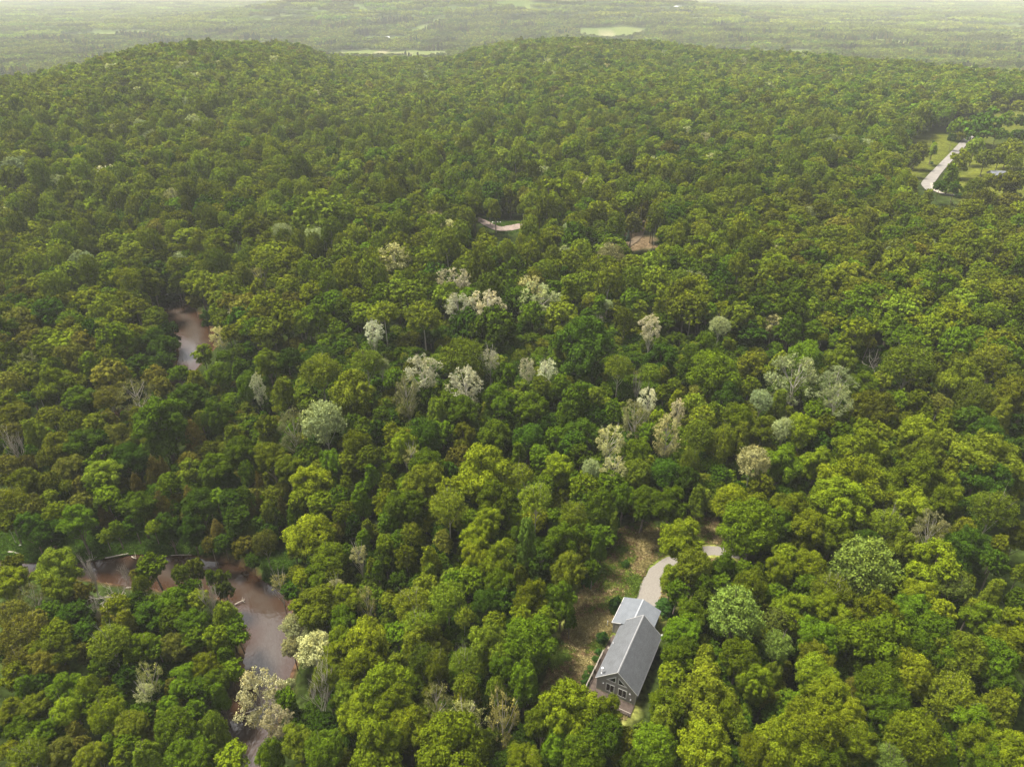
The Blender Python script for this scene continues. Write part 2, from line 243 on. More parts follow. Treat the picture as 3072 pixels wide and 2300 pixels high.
((2304,1880,1.656), """50 90 150 130 v;10 260 100 180 g;250 60 200 g;230 150 160 110 o;530 80 320 180 g;240 250 180 120 y;300 340 200 150 y;400 440 160 y;220 500 250 150 y;80 580 250 190 y;250 640 180 g;450 580 180 190 y;430 320 110 140 b;560 310 220 210 g;700 220 200 210 y;620 440 200 140 g;820 80 250 160 g;950 160 250 200 o;900 360 230 200 o;1100 180 230 g;1200 90 200 y;730 560 260 200 y;600 660 150 110 v;850 620 200 150 g;1040 560 160 150 y;1150 420 250 170 g;1200 620 200 150 y;1000 470 200 g;1150 300 180 d;1080 660 160 g"""),
((1100,500,2.011), """530 740 220 200 w;560 860 170 160 w;720 860 200 160 w;1040 830 220 190 t;1470 560 150 180 t;1455 680 90 120 w;1710 980 120 150 w;2130 970 120 120 s;40 1000 130 90 w;470 490 190 150 f;850 530 130 150 f;740 540 120 130 f;950 520 110 f;640 640 200 170 f;1240 720 130 140 f;1330 730 150 190 f;1550 950 130 200 f;1700 700 260 330 f;1620 620 160 f;250 810 250 180 f;340 920 200 190 f;100 900 160 f;420 220 130 130 p;1500 420 40 60 e;1580 410 40 60 e;1330 440 36 50 e;1450 415 40 55 e;870 210 110 180 o;1120 230 250 200 y;1380 150 130 150 y;1800 260 150 190 y;1490 300 180 180 y;1280 330 150 150 y;1620 180 130 d;600 160 200 210 d;750 190 150 180 d;960 160 150 180 d;1250 520 300 180 d;1560 60 210 d;760 640 80 150 n;1180 640 80 110 n;1300 640 36 70 n;1660 240 130 180 b;1720 330 100 b;1380 980 50 100 n;180 200 230 170 y;350 320 180 y;130 620 200 y;900 700 250 160 g;1050 660 150 g;1000 900 g;1180 930 180 g;1400 860 150 g;600 960 180 d;760 1000 250 180 g;860 840 150 d;400 700 180 d;2060 400 190 130 g;1900 450 200 y;2000 600 220 y;1850 800 200 y;1950 870 220 f;2100 800 200 g;2050 1120 200 g;1200 1060 g"""),
((0,300,2.011), """665 465 120 100 w;355 520 120 90 s;800 460 70 80 w;940 310 70 60 s;1110 300 100 120 f;1100 380 30 130 n;1030 380 24 90 n;1960 760 360 360 f;1920 430 200 120 f;1940 490 150 110 f;1700 810 120 s;1500 830 150 150 y;1620 870 150 y;1660 960 200 150 y;1900 860 150 170 s;1580 1090 120 160 x;310 660 100 160 f;100 680 140 s;650 590 150 f;750 610 120 f;870 590 90 f;770 690 20 90 n;810 680 20 90 n;880 710 20 90 n;850 700 20 80 n;1450 660 150 d;1550 600 160 y;1250 660 d;1430 700 200 d;2100 1100 220 100 d;1000 640 110 o;1350 450 220 120 f;500 560 200 o"""),
((0,700,2.365), """1560 740 140 90 u;1680 680 110 80 u;1440 850 130 110 y;1110 340 300 230 d;1670 480 240 200 y;1130 790 210 250 d;900 520 250 180 y;1100 600 150 160 g;380 330 170 150 d;500 290 170 130 y;390 470 90 160 n;1260 340 160 g;1400 300 150 190 g;960 370 90 200 c;1560 560 160 y;1600 620 140 y;1380 480 100 100 b;1460 600 80 120 d;700 300 150 y;840 260 170 200 g;640 490 180 150 y;820 600 160 170 y;750 720 200 o;950 760 170 170 y;1200 700 120 160 d;340 760 200 170 o;520 880 190 b;600 780 120 d;110 450 200 g;220 560 180 g;50 560 150 y;1660 590 90 w"""),
((2400,300,3.29), """1800 290 260 330 d;1730 480 160 190 g;1480 760 190 270 g;1380 850 110 110 d;1530 860 110 110 d;1320 480 110 120 g;1540 270 130 200 g;1240 230 110 230 g;1360 190 110 230 g;1440 190 100 220 g;2030 210 140 120 g;2180 210 120 90 d;1960 80 150 110 o;2170 70 130 100 o;1760 110 80 70 o;1830 580 140 150 o;1960 570 150 170 o;2110 620 150 160 o;2060 520 200 110 o;1580 590 170 100 y;1720 870 150 130 o;1870 790 130 130 o;2040 830 200 150 o;2170 800 150 150 o;1500 380 70 90 d;1900 340 80 80 b;2000 350 110 60 d;2150 350 120 80 d;740 480 190 170 y;930 500 150 150 o;1100 590 150 110 o;420 450 130 130 y;550 560 200 160 y;1010 260 110 160 o;1160 520 150 130 o;970 640 150 120 y;760 680 160 130 y;480 750 210 180 g;960 780 170 130 y;1100 850 170 150 y;1560 940 60 h;990 1000 230 160 g;1800 1010 200 120 o;2040 1010 180 110 b;1250 980 170 g;600 1000 180 d;1450 1380 170 200 b;1170 1550 250 170 b;2150 1330 150 150 b;1260 1330 200 g;960 1480 170 160 s;390 1130 220 170 g;1080 1180 200 g;1650 1130 200 g;1320 420 30 h;1300 620 30 h;1020 580 40 h"""),
((1750,1750,4.14), """235 670 150 170 h;190 850 90 h;150 940 90 h;90 1060 100 h;40 1150 110 h;20 1230 100 h;385 330 110 130 h"""),
]
# ---------------------------------------------------------------- tree shapes (crown radius 1, crown centre at z = 0 in crown units)
def rand_dirs(rs, n, zmin=-1.0):
    z = rs.uniform(zmin, 1, n); a = rs.uniform(0, 6.2832, n); q = np.sqrt(np.maximum(0, 1-z*z)); return np.stack([q*np.cos(a), q*np.sin(a), z], 1)
def leaf_mesh(name, C, N, S, var, yel, rs, material, aspect=1.0, tilt=.55, extra=None):
    """one small quad per leaf spray: centres C, facing N (jittered), sizes S"""
    n = len(C)
    N = N + rs.normal(0, tilt, (n, 3)); N /= np.linalg.norm(N, axis=1, keepdims=True)
    T = np.cross(N, rs.normal(0, 1, (n, 3))); T /= np.linalg.norm(T, axis=1, keepdims=True); B = np.cross(N, T)
    S = S[:, None]; k = rs.uniform(.75, 1.25, (n, 4, 1))
    V = np.stack([C - T*S*k[:, 0], C - B*S*aspect*k[:, 1], C + T*S*k[:, 2], C + B*S*aspect*k[:, 3]], 1).reshape(-1, 3)
    nf = n
    me = bpy.data.meshes.new(name)
    me.vertices.add(len(V)); me.vertices.foreach_set("co", V.ravel().astype(np.float32))
    me.loops.add(n*4); me.loops.foreach_set("vertex_index", np.arange(n*4, dtype=np.int32))
    me.polygons.add(n); me.polygons.foreach_set("loop_start", np.arange(0, n*4, 4, dtype=np.int32)); me.polygons.foreach_set("loop_total", np.full(n, 4, np.int32))
    me.update(calc_edges=True)
    at = me.attributes.new("leafvar", 'FLOAT_COLOR', 'FACE'); col = np.zeros((n, 4), np.float32)
    col[:, 0] = np.clip(var, 0, 1); col[:, 1] = np.clip(yel, 0, 1); col[:, 3] = 1; at.data.foreach_set("color", col.ravel())
    me.materials.append(material); return me

def lobes_of(kind, rs):
    """list of (centre, radius) of the boughs that make the crown"""
    L = []
    if kind in ('maple', 'understory'):
        nd = rs.randint(5, 9); a0 = rs.uniform(0, 6.28)
        doms = [(np.array([rs.uniform(-.12, .12), rs.uniform(-.12, .12), rs.uniform(.40, .58)]), rs.uniform(.38, .46))]
        for j in range(nd):
            a = a0 + j*6.2832/nd + rs.uniform(-.4, .4); k = rs.uniform(.42, .68); doms.append((np.array([k*math.cos(a), k*math.sin(a), rs.uniform(-.25, .35)]), rs.uniform(.30, .47)))
        for j in range(5):
            a = a0 + .6 + j*1.2566 + rs.uniform(-.4, .4); k = rs.uniform(.35, .55); doms.append((np.array([k*math.cos(a), k*math.sin(a), rs.uniform(-.75, -.5)]), rs.uniform(.30, .42)))
        for c, R in doms:
            n = rs.randint(7, 11)
            for i in range(n):
                z = 1 - (i+.5)/n*1.35; a = i*2.39996 + rs.uniform(-.5, .5); q = math.sqrt(max(0, 1-z*z)); k = R*rs.uniform(.6, .95)
                L.append((c + np.array([q*math.cos(a), q*math.sin(a), z*.95])*k, R*rs.uniform(.28, .5)))
        L += [(np.array([0, 0, -.2]), .45)]
    elif kind == 'round':
        n = rs.randint(17, 24)
        for i in range(n):
            z = 1 - (i+.5)/n*1.6; a = i*2.39996 + rs.uniform(-.5, .5); q = math.sqrt(max(0, 1-z*z)); k = rs.uniform(.56, .78)
            L.append((np.array([q*math.cos(a), q*math.sin(a), z*.95])*k, rs.uniform(.26, .42)))
        L += [(np.array([0, 0, .1]), .5)]
    elif kind == 'upright':
        for j in range(9):
            a = j*2.4 + rs.uniform(-.3, .3); k = rs.uniform(.15, .55); zt = .95 - k*.9 + rs.uniform(-.15, .05); zb = -.75 + rs.uniform(0, .3)
            for t in range(6):
                u = t/5; z = zb + (zt-zb)*u; kk = k*(1.15-.45*u); r = (.24 - .13*u)*rs.uniform(.85, 1.2)
                L.append((np.array([kk*math.cos(a)+rs.uniform(-.06, .06), kk*math.sin(a)+rs.uniform(-.06, .06), z]), r))
        L += [(np.array([0, 0, -.1]), .4), (np.array([0, 0, .35]), .28)]
    elif kind == 'fine':
        n = rs.randint(12, 17)
        for i in range(n):
            z = 1 - (i+.5)/n*1.3; a = i*2.39996 + rs.uniform(-.4, .4); q = math.sqrt(max(0, 1-z*z))
            L.append((np.array([q*math.cos(a)*.6, q*math.sin(a)*.6, z*.62]), rs.uniform(.34, .46)))
    elif kind == 'poplar':
        n = rs.randint(40, 52)
        for i in range(n):
            z = .95 - 1.8*((i+.5)/n)**1.1; a = i*2.39996 + rs.uniform(-.5, .5); q = math.sqrt(max(0, 1-min(1, abs(z-.1))**2))*rs.uniform(.45, .95)
            L.append((np.array([q*math.cos(a), q*math.sin(a), z*.9]), rs.uniform(.11, .22)))
    elif kind == 'cedar':
        for i in range(22):
            z = -1 + 2*(i+.5)/22; a = i*2.4; q = (.62*(1-((z+1)/2)**1.6))+.06
            L.append((np.array([q*.62*math.cos(a), q*.62*math.sin(a), z*.95]), q*.62+.08))
    elif kind == 'pine':
        for t in range(8):
            z = -.95 + t*.26; R = .95*(1-t/8.6)**.8
            for k in range(6):
                a = k*1.0472 + t*.7 + rs.uniform(-.25, .25); ln = R*rs.uniform(.7, 1.05)
                for s in (.45, .8, 1.0): L.append((np.array([ln*s*math.cos(a), ln*s*math.sin(a), z + .16*s*s]), .15 if s < 1 else .11))
        L.append((np.array([0, 0, 1.0]), .12))
    elif kind == 'spruce':
        for t in range(11):
            z = -1 + t*.2; R = .62*(1-t/11.5)
            for k in range(7):
                a = k*.8976 + t*.5; L.append((np.array([R*.7*math.cos(a), R*.7*math.sin(a), z]), max(.07, R*.35)))
    elif kind == 'vase':
        for k in range(46):
            a = k*2.4; q = math.sqrt((k+.5)/46); z = 1.0 - .9*q*q + rs.uniform(-.25, .1)
            L.append((np.array([q*.85*math.cos(a), q*.85*math.sin(a), z*.85]), rs.uniform(.10, .17)))
            L.append((np.array([q*.75*math.cos(a), q*.75*math.sin(a), z*.85-.3]), rs.uniform(.12, .2)))
        for k in range(8): L.append((rand_dirs(rs, 1)[0]*.55 + np.array([0, 0, -.3]), .25))
    return L
def crown_leaves(kind, seed, total, leaf, puff):
    """leaf positions: boughs carry rounded tufts (puff), tufts carry leaf sprays facing outward"""
    rs = np.random.RandomState(seed); L = lobes_of(kind, rs)
    area = np.array([r*r for _, r in L]); area /= area.sum()
    C, N, S, V, Y = [], [], [], [], []
    per = max(6, int(14*(puff/.09)**0))if total > 2000 else max(3, int(total/ (len(L)*5)))
    zmin = {'upright': -.8, 'round': -.7, 'maple': -.75, 'understory': -.6, 'fine': -.8, 'poplar': -1, 'cedar': -1, 'pine': -.6, 'spruce': -.7, 'vase': -1}[kind]
    for (c, r), a in zip(L, area):
        n = max(3, int(total*a/per)); D = rand_dirs(rs, n, zmin)
        lv = rs.uniform(-.13, .13); ly = max(0, rs.normal(0, .25)) + max(0, c[2])*.25
        pc = c + D*r*rs.uniform(.72, 1.08, (n, 1))*np.array([1, 1, .85]); pv = rs.normal(0, .13, n); py = rs.uniform(-.2, .3, n)
        m = n*per; d2 = rand_dirs(rs, m, -.75); rep = np.repeat(np.arange(n), per)
        ps = puff*rs.uniform(.6, 1.25, n)
        jit = .18 if kind in ('maple', 'round', 'upright', 'understory', 'pine', 'spruce', 'cedar') else .5
        q = pc[rep] + d2*ps[rep][:, None]*(1+rs.normal(0, jit, (m, 1)))*np.array([1, 1, .8])
        nn = d2*.75 + D[rep]*.55 + np.array([0, 0, .25])
        C.append(q); N.append(nn); S.append(leaf*rs.uniform(.7, 1.3, m)); V.append(.5+lv+pv[rep]+rs.normal(0, .10, m)); Y.append(ly*.6+py[rep]+rs.normal(0, .1, m)-.05)
    return (np.concatenate(C), np.concatenate(N), np.concatenate(S), np.concatenate(V), np.concatenate(Y), rs, L)
def crown_mesh(name, kind, seed, total, leaf, puff, material, tilt=.38):
    C, N, S, V, Y, rs, L = crown_leaves(kind, seed, total, leaf, puff)
    return leaf_mesh(name, C, N, S, V, Y, rs, material, tilt=tilt), L
def wood(mb, kind, L, rs, low=-2.6, thick=.055, twigs=0, m=0, n=5):
    """trunk from z = low up into the crown, with limbs out to the boughs"""
    top = {'cedar': .8, 'pine': .95, 'spruce': .9, 'fine': .5, 'poplar': .7}.get(kind, .35)
    lean = rs.uniform(-.08, .08, 2)
    zs = [low, low*.55, -.6, -.05, top]
    axis = [Vector((lean[0]*(z-low)*.5, lean[1]*(z-low)*.5, z)) for z in zs]
    mb.tube(axis, [thick*1.25, thick, thick*.8, thick*.55, thick*.2], n+1, m)
    def at(z):
        z = max(low, min(top, z))
        return Vector((lean[0]*(z-low)*.5, lean[1]*(z-low)*.5, z))
    if kind in ('pine', 'spruce', 'cedar'): lim = []
    else: lim = list(range(len(L)))
    rs.shuffle(lim)
    for i in lim[:14 if kind == 'maple' else 22]:
        c, r = L[i]; c = Vector(c); s = at(c.z - .55 - .5*rs.rand()); mid = s.lerp(c, .5) + Vector((0, 0, .04)); mid.x += (c.x-s.x)*.12; mid.y += (c.y-s.y)*.12
        end = c + (c-s).normalized()*r*.6
        mb.tube([s, mid, c, end], [thick*.5, thick*.34, thick*.2, thick*.08], 4, m, cap=False)
        for t in range(twigs):
            d = Vector(rand_dirs(rs, 1, -.1)[0]); b = mid.lerp(c, rs.rand()); e = b + (d*.6+(c-s).normalized()*.6+Vector((0,0,.3)))*r*rs.uniform(.8, 1.4)
            mb.tube([b, b.lerp(e, .5)+Vector((0,0,-.01)), e], [thick*.16, thick*.11, thick*.04], 3, m, cap=False)
def bare_branches(mb, rs, height=3.4, thick=.05, spread=1.0, depth=4, upright=.6, stub=False):
    """a dead tree: forking branches only; z from -height+1 to 1"""
    def grow(p, d, ln, r, lv):
        pts = [p]; q = p; dd = d
        for k in range(3):
            dd = (dd + Vector(rs.normal(0, .13, 3)) + Vector((0, 0, .06*upright))).normalized(); q = q + dd*ln/3; pts.append(q)
        mb.tube(pts, [r, r*.86, r*.74, r*.6], 4 if lv > 1 else 5, 0, cap=(lv == 0))
        if lv >= depth: return
        nb = 3 if lv else (5 if not stub else 3)
        for k in range(nb):
            t = rs.uniform(.35, 1.0) if k else 1.0
            b = p.lerp(q, t) if k else q
            side = Vector(rs.normal(0, 1, 3)); side -= dd*side.dot(dd); side.normalize()
            nd = (dd*rs.uniform(.5, .9) + side*spread*rs.uniform(.5, .9) + Vector((0, 0, .3*upright))).normalized()
            grow(b, nd, ln*rs.uniform(.55, .78), r*(.62 if k else .7), lv+1)
    grow(Vector((0, 0, 1-height)), Vector((rs.uniform(-.1, .1), rs.uniform(-.1, .1), 1)).normalized(), height*.45, thick, 0)

PROTO = {}
# near shapes: crown mesh + wood mesh, kept apart (crown and trunk are parts of each tree)
def near_proto(key, kind, seed, total, leaf, puff, bark=BARK, thick=.055, low=-2.4, twigs=0, tilt=.38):
    cm, L = crown_mesh("crown_" + key, kind, seed, total, leaf, puff, LEAF_OBJ, tilt)
    rs = np.random.RandomState(seed+99); mb = MB(); wood(mb, kind, L, rs, low, thick, twigs)
    PROTO[key] = (cm, mb.mesh("trunk_" + key, [bark], True))
for i in range(8): near_proto("maple%d" % i, 'maple', 11+i, 40000, .027, .085)
for i in range(3): near_proto("round%d" % i, 'round', 215+i, 32000, .027, .08)
for i in range(3): near_proto("up%d" % i, 'upright', 25+i, 30000, .026, .075)
for i in range(3): near_proto("fine%d" % i, 'fine', 31+i, 15000, .026, .075, PALE_BARK, .034, -2.6, 2, 1.0)
for i in range(4): near_proto("poplar%d" % i, 'poplar', 41+i, 8500, .021, .055, PALE_BARK, .036, -2.6, 3, 1.0)
for i in range(2): near_proto("vase%d" % i, 'vase', 51+i, 17000, .028, .07, BARK, .045, -2.2, 0, .8)
for i in range(2): near_proto("cedar%d" % i, 'cedar', 61+i, 12000, .03, .075, BARK, .05, -1.6)
near_proto("pine0", 'pine', 71, 15000, .034, .09, BARK, .05, -1.8)
near_proto("spruce0", 'spruce', 75, 6000, .035, .08, BARK, .05, -1.3)
for i in range(2): near_proto("sparse%d" % i, 'poplar', 81+i, 3200, .026, .09, DEAD_BARK, .042, -2.4, 5, 1.0)
for i in range(4):
    mb = MB(); bare_branches(mb, np.random.RandomState(90+i), 3.0, (.04, .032, .045, .032)[i], (.9, .6, 1.1, .55)[i], (5, 5, 4, 5)[i], (.7, 1.3, .2, 1.4)[i])
    PROTO["dead%d" % i] = (None, mb.mesh("branches_%d" % i, [DEAD_BARK], True))

KIND = {  # kind: shapes, leaf colour (linear), height bonus, look word
 'g': (["maple%d" % i for i in range(8)] + ["up0", "up1", "up2", "round0", "round1", "round2"], (.056,.092,.004), 0, "green"),
 'd': (["maple%d" % i for i in range(5)] + ["round1", "round2"], (.031,.060,.004), -1, "dark green"),
 'y': (["maple%d" % i for i in range(8)] + ["round0", "round1"], (.090,.117,.005), 1, "yellow-green"),
 'o': (["maple%d" % i for i in range(6)] + ["fine0", "up1", "up2", "fine2"], (.080,.098,.006), 0, "olive green"),
 'b': (["fine1", "maple2", "maple4", "fine2"], (.084,.088,.011), -1, "brownish olive"),
 's': (["fine0", "poplar1", "fine2"], (.17,.20,.085), 2, "silvery green"),
 'w': (["poplar0", "poplar1", "poplar2", "poplar3"], (.34,.335,.225), 3, "creamy white"),
 't': (["poplar0", "poplar2", "poplar3", "fine1"], (.22,.23,.10), 2, "pale tan-green"),
 'u': (["poplar1", "vase1"], (.24,.25,.11), -2, "cream flowering"),
 'q': (["poplar1", "poplar3"], (.27,.25,.135), 0, "cream-tan flowering"),
 'f': (["fine0", "fine1", "fine2"], (.090,.120,.008), 2, "soft fine-leaved green"),
 'v': (["vase0", "vase1"], (.090,.122,.020), 1, "pale feathery green"),
 'c': (["cedar0", "cedar1"], (.095,.085,.016), -1, "brown-green columnar"),
 'p': (["pine0"], (.10,.15,.018), 3, "lime green tiered"),
 'e': (["spruce0"], (.07,.11,.07), -3, "small blue-green pointed"),
 'x': (["sparse0", "sparse1"], (.17,.17,.055), 1, "thin half-bare"),
 'n': (["dead0", "dead1", "dead2", "dead3"], None, 0, "bare dead"),
 'h': (["maple3", "maple5"], (.035,.075,.014), -99, "dark low"),
}
def crown_size(px, py, w, h, kind):
    """metres: position, radius, half height, height of the crown centre"""
    bonus = KIND[kind][2]
    x, y, g = land_at(px, py, 11.0)
    for _ in range(3):
        depth = y*CP - (g + 11 - CAM_H)*SP
        R = w/2/FPX*depth*(1.12 if py > 1400 else 1.18)
        dl = math.atan2(CAM_H-g-11, math.hypot(x, y))
        b2 = (h/2/FPX*depth*1.06)**2 - (R*math.sin(dl))**2
        b = math.sqrt(max(b2, 0))/max(math.cos(dl), .25)
        b = min(max(b*1.08, (1.22 if kind in 'gdyo' and w > 40 and px > 1000 else .98)*R), 2.6*R)
        if kind == 'h': hc = b*.8
        elif kind == 'e': hc = b*1.15
        else:
            Ht = min(max(8.5 + 1.75*R + bonus, 6), 21); Ht = max(Ht, 1.75*b+.8); hc = Ht - b
        x, y, g = land_at(px, py, hc)
    return x, y, g, R, b, hc
# ---------------------------------------------------------------- zones of the ground
ZONE = {
 'lawn': [(1850,1600),(1890,1570),(2000,1566),(2060,1560),(2150,1552),(2165,1640),(2200,1672),(2130,1684),(2050,1790),(2005,1835),(1985,1870),(1930,1960),(1895,2130),(1870,2160),(1800,2130),(1700,2165),(1640,2160),(1630,2060),(1680,1920),(1740,1780),(1800,1700),(1845,1650)],
 'bank': [(200,1585),(420,1592),(620,1610),(640,1664),(560,1664),(400,1662),(300,1678),(240,1690),(-100,1686),(-100,1600)],
 'bank2': [(780,1650),(880,1660),(890,1740),(835,1762),(790,1740)],
 'sand': [(232,1694),(262,1672),(310,1655),(352,1655),(400,1662),(335,1672),(300,1690)],
 'sand2': [(-60,1655),(20,1650),(52,1668),(20,1684),(-60,1688)],
 'mid': [(1425,650),(1450,652),(1500,660),(1560,668),(1565,690),(1540,706),(1490,700),(1430,668)],
 'rust': [(1860,700),(1900,690),(1960,712),(1975,740),(1900,760),(1870,740)],
 'field': [(2690,480),(2755,430),(2770,400),(2850,400),(2850,430),(2890,430),(2900,470),(2830,560),(2900,560),(3100,520),(3100,445),(2960,440),(2960,410),(3100,370),(3100,330),(2940,345),(2950,400),(2905,420),(2870,440),(2790,515),(2740,545),(2700,520)],
 'field2': [(2855,560),(3100,540),(3100,620),(2900,620)],
}
ZW = {}
for k, P in ZONE.items():
    q = [land_at(a, b) for a, b in P]; ZW[k] = np.array([(p[0], p[1]) for p in q])
FAR_FIELD = np.array([land_at(a, b)[:2] for a, b in [(985,172),(1000,158),(1100,152),(1190,156),(1240,152),(1345,156),(1345,176),(1240,180),(1100,178)]])
def far_open(x, y):
    r = np.hypot(x, y)
    return ((nz_field(x, y) + .35*nz_col(x*.8, y*1.7) > 1.02 - .22*smooth(1400, 4500, r)) & (r > 1500)) | inside(FAR_FIELD, x, y)

# ---------------------------------------------------------------- the ground: one sheet out to the horizon
def axis(lo, hi, step, ends):
    a = list(np.arange(lo, hi+.01, step)); s = step
    while a[-1] < ends[1]: s *= 1.075; a.append(a[-1]+s)
    s = step
    while a[0] > ends[0]: s *= 1.075; a.insert(0, a[0]-s)
    return np.array(a)
gx = axis(-190, 110, 1.4, (-24000, 24000)); gy = axis(20, 330, 1.4, (-2500, 26000))
GX, GY = np.meshgrid(gx, gy); fx, fy = GX.ravel(), GY.ravel()
fz = height(fx, fy)
nv = len(fx); nxg, nyg = len(gx), len(gy)
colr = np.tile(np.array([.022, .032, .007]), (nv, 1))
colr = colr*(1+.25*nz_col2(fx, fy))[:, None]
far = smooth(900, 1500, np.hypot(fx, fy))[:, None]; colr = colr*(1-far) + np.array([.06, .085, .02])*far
def paint(mask_dist, c, soft=1.5):
    global colr
    t = mask_dist[:, None]; colr = colr*(1-t) + np.array(c)*t
for k, c, soft in (('field', (.080,.088,.012), 8), ('field2', (.075,.082,.012), 8), ('mid', (.08,.11,.02), 2), ('rust', (.10,.07,.04), 3),
                   ('bank', (.038,.075,.008), 2), ('bank2', (.05,.10,.016), 2), ('lawn', (.19,.195,.05), 2.2), ('sand', (.16,.105,.065), 1), ('sand2', (.15,.10,.065), 1)):
    P = ZW[k]; bb = (fx > P[:, 0].min()-20) & (fx < P[:, 0].max()+20) & (fy > P[:, 1].min()-20) & (fy < P[:, 1].max()+20)
    t = np.zeros(nv); d = seg_dist(P, fx[bb], fy[bb]); s = np.where(inside(P, fx[bb], fy[bb]), d, -d)
    t[bb] = smooth(-soft, soft, s + .6*soft*nz_col2(fx[bb]*6, fy[bb]*6)); paint(t, c)
# raw soil along the water
for P in (RIVER_LOW, RIVER_UP):
    bb = np.hypot(fx, fy) < 520; d = np.full(nv, 99.); d[bb] = np.where(inside(P, fx[bb], fy[bb]), 0, seg_dist(P, fx[bb], fy[bb])); paint(1-smooth(.4, 1.8, d), (.060,.034,.020))
fo = far_open(fx, fy).astype(float); paint(fo*.9, (.10,.12,.035))
fo2 = (far_open(fx, fy) & (nz_col(fx, fy) > .35)).astype(float); paint(fo2, (.17,.16,.085))
# worn tracks and greener strips of the lawn
A = [land_at(*p)[:2] for p in ((1905,1880),(1935,1790),(1965,1725),(2020,1670),(2080,1640))]
bb = (np.abs(fx) < 110) & (fy > 60) & (fy < 200)
for off, cc, wd in ((-4.2, (.06,.085,.012), 1.5), (-7.5, (.10,.105,.02), 1.2)):
    d = np.full(nv, 99.); B = [(a[0]+off, a[1]+.4*off) for a in A]; d[bb] = seg_dist(B, fx[bb], fy[bb], False); paint((1-smooth(wd*.5, wd*1.5, d))*.75, cc)
lp = (inside(ZW['lawn'], fx, fy))
paint(lp*smooth(.1, .9, nz_col2(fx*3.1, fy*3.1))*.75, (.085,.11,.018))
paint(lp*smooth(.5, 1.1, make_noise(9)(fx, fy))*.6, (.13,.095,.045))

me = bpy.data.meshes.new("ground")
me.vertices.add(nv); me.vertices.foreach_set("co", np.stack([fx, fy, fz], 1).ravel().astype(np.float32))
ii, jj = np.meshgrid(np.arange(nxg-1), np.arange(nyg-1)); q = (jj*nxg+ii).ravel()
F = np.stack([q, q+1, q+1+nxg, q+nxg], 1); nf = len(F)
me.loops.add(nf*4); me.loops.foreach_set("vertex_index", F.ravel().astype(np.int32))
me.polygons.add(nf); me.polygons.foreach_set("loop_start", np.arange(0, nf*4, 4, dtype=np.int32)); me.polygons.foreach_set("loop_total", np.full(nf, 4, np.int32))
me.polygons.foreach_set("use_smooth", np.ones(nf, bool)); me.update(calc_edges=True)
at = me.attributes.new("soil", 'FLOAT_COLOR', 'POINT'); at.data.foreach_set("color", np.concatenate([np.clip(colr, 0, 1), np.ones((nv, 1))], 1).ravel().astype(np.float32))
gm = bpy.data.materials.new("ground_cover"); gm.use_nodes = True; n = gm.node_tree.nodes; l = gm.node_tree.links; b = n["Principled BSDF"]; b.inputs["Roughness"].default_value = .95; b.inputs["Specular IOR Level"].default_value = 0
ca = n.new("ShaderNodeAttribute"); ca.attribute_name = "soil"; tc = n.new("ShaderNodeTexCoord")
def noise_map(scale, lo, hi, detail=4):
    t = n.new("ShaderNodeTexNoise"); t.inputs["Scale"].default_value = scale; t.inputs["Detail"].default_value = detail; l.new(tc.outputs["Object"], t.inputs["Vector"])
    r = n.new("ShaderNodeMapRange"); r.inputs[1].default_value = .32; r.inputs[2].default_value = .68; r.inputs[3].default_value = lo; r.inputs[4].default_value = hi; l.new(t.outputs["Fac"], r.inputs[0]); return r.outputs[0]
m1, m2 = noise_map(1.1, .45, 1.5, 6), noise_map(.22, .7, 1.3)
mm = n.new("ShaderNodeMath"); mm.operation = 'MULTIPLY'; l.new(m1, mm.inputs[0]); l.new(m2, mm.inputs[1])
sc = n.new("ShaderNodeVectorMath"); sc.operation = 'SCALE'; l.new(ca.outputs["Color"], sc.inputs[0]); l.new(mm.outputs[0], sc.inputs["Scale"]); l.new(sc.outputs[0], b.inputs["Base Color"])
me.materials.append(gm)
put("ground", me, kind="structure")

# ---------------------------------------------------------------- the river
wm = bpy.data.materials.new("river_water"); wm.use_nodes = True; n = wm.node_tree.nodes; l = wm.node_tree.links; b = n["Principled BSDF"]
b.inputs["Roughness"].default_value = .06; b.inputs["IOR"].default_value = 1.55
tc = n.new("ShaderNodeTexCoord"); dp = n.new("ShaderNodeAttribute"); dp.attribute_name = "depth"
cr = n.new("ShaderNodeValToRGB"); cr.color_ramp.elements[0].color = (.034,.016,.008,1); cr.color_ramp.elements[1].color = (.050,.038,.030,1); cr.color_ramp.elements[1].position = .8  # red-brown shallows; greyer, lighter middle has the sky's sheen in its colour
t = n.new("ShaderNodeTexNoise"); t.inputs["Scale"].default_value = .18; t.inputs["Detail"].default_value = 4; l.new(tc.outputs["Object"], t.inputs["Vector"])
ad = n.new("ShaderNodeMath"); ad.operation = 'MULTIPLY_ADD'; l.new(t.outputs["Fac"], ad.inputs[0]); ad.inputs[1].default_value = .9; 
sb = n.new("ShaderNodeMath"); sb.operation = 'SUBTRACT'; l.new(dp.outputs["Fac"], sb.inputs[0]); sb.inputs[1].default_value = .45; l.new(sb.outputs[0], ad.inputs[2])
l.new(ad.outputs[0], cr.inputs[0]); l.new(cr.outputs[0], b.inputs["Base Color"])
mp = n.new("ShaderNodeMapping"); mp.inputs["Scale"].default_value = (1.0, .5, 1); l.new(tc.outputs["Object"], mp.inputs[0])
t2 = n.new("ShaderNodeTexNoise"); t2.inputs["Scale"].default_value = 1.6; t2.inputs["Detail"].default_value = 6; t2.inputs["Distortion"].default_value = .6; l.new(mp.outputs[0], t2.inputs["Vector"])
bp = n.new("ShaderNodeBump"); bp.inputs["Strength"].default_value = .5; bp.inputs["Distance"].default_value = .12; l.new(t2.outputs["Fac"], bp.inputs["Height"]); l.new(bp.outputs[0], b.inputs["Normal"])
xs = np.arange(-260, 40, 2.0); ys = np.arange(10, 330, 2.0)
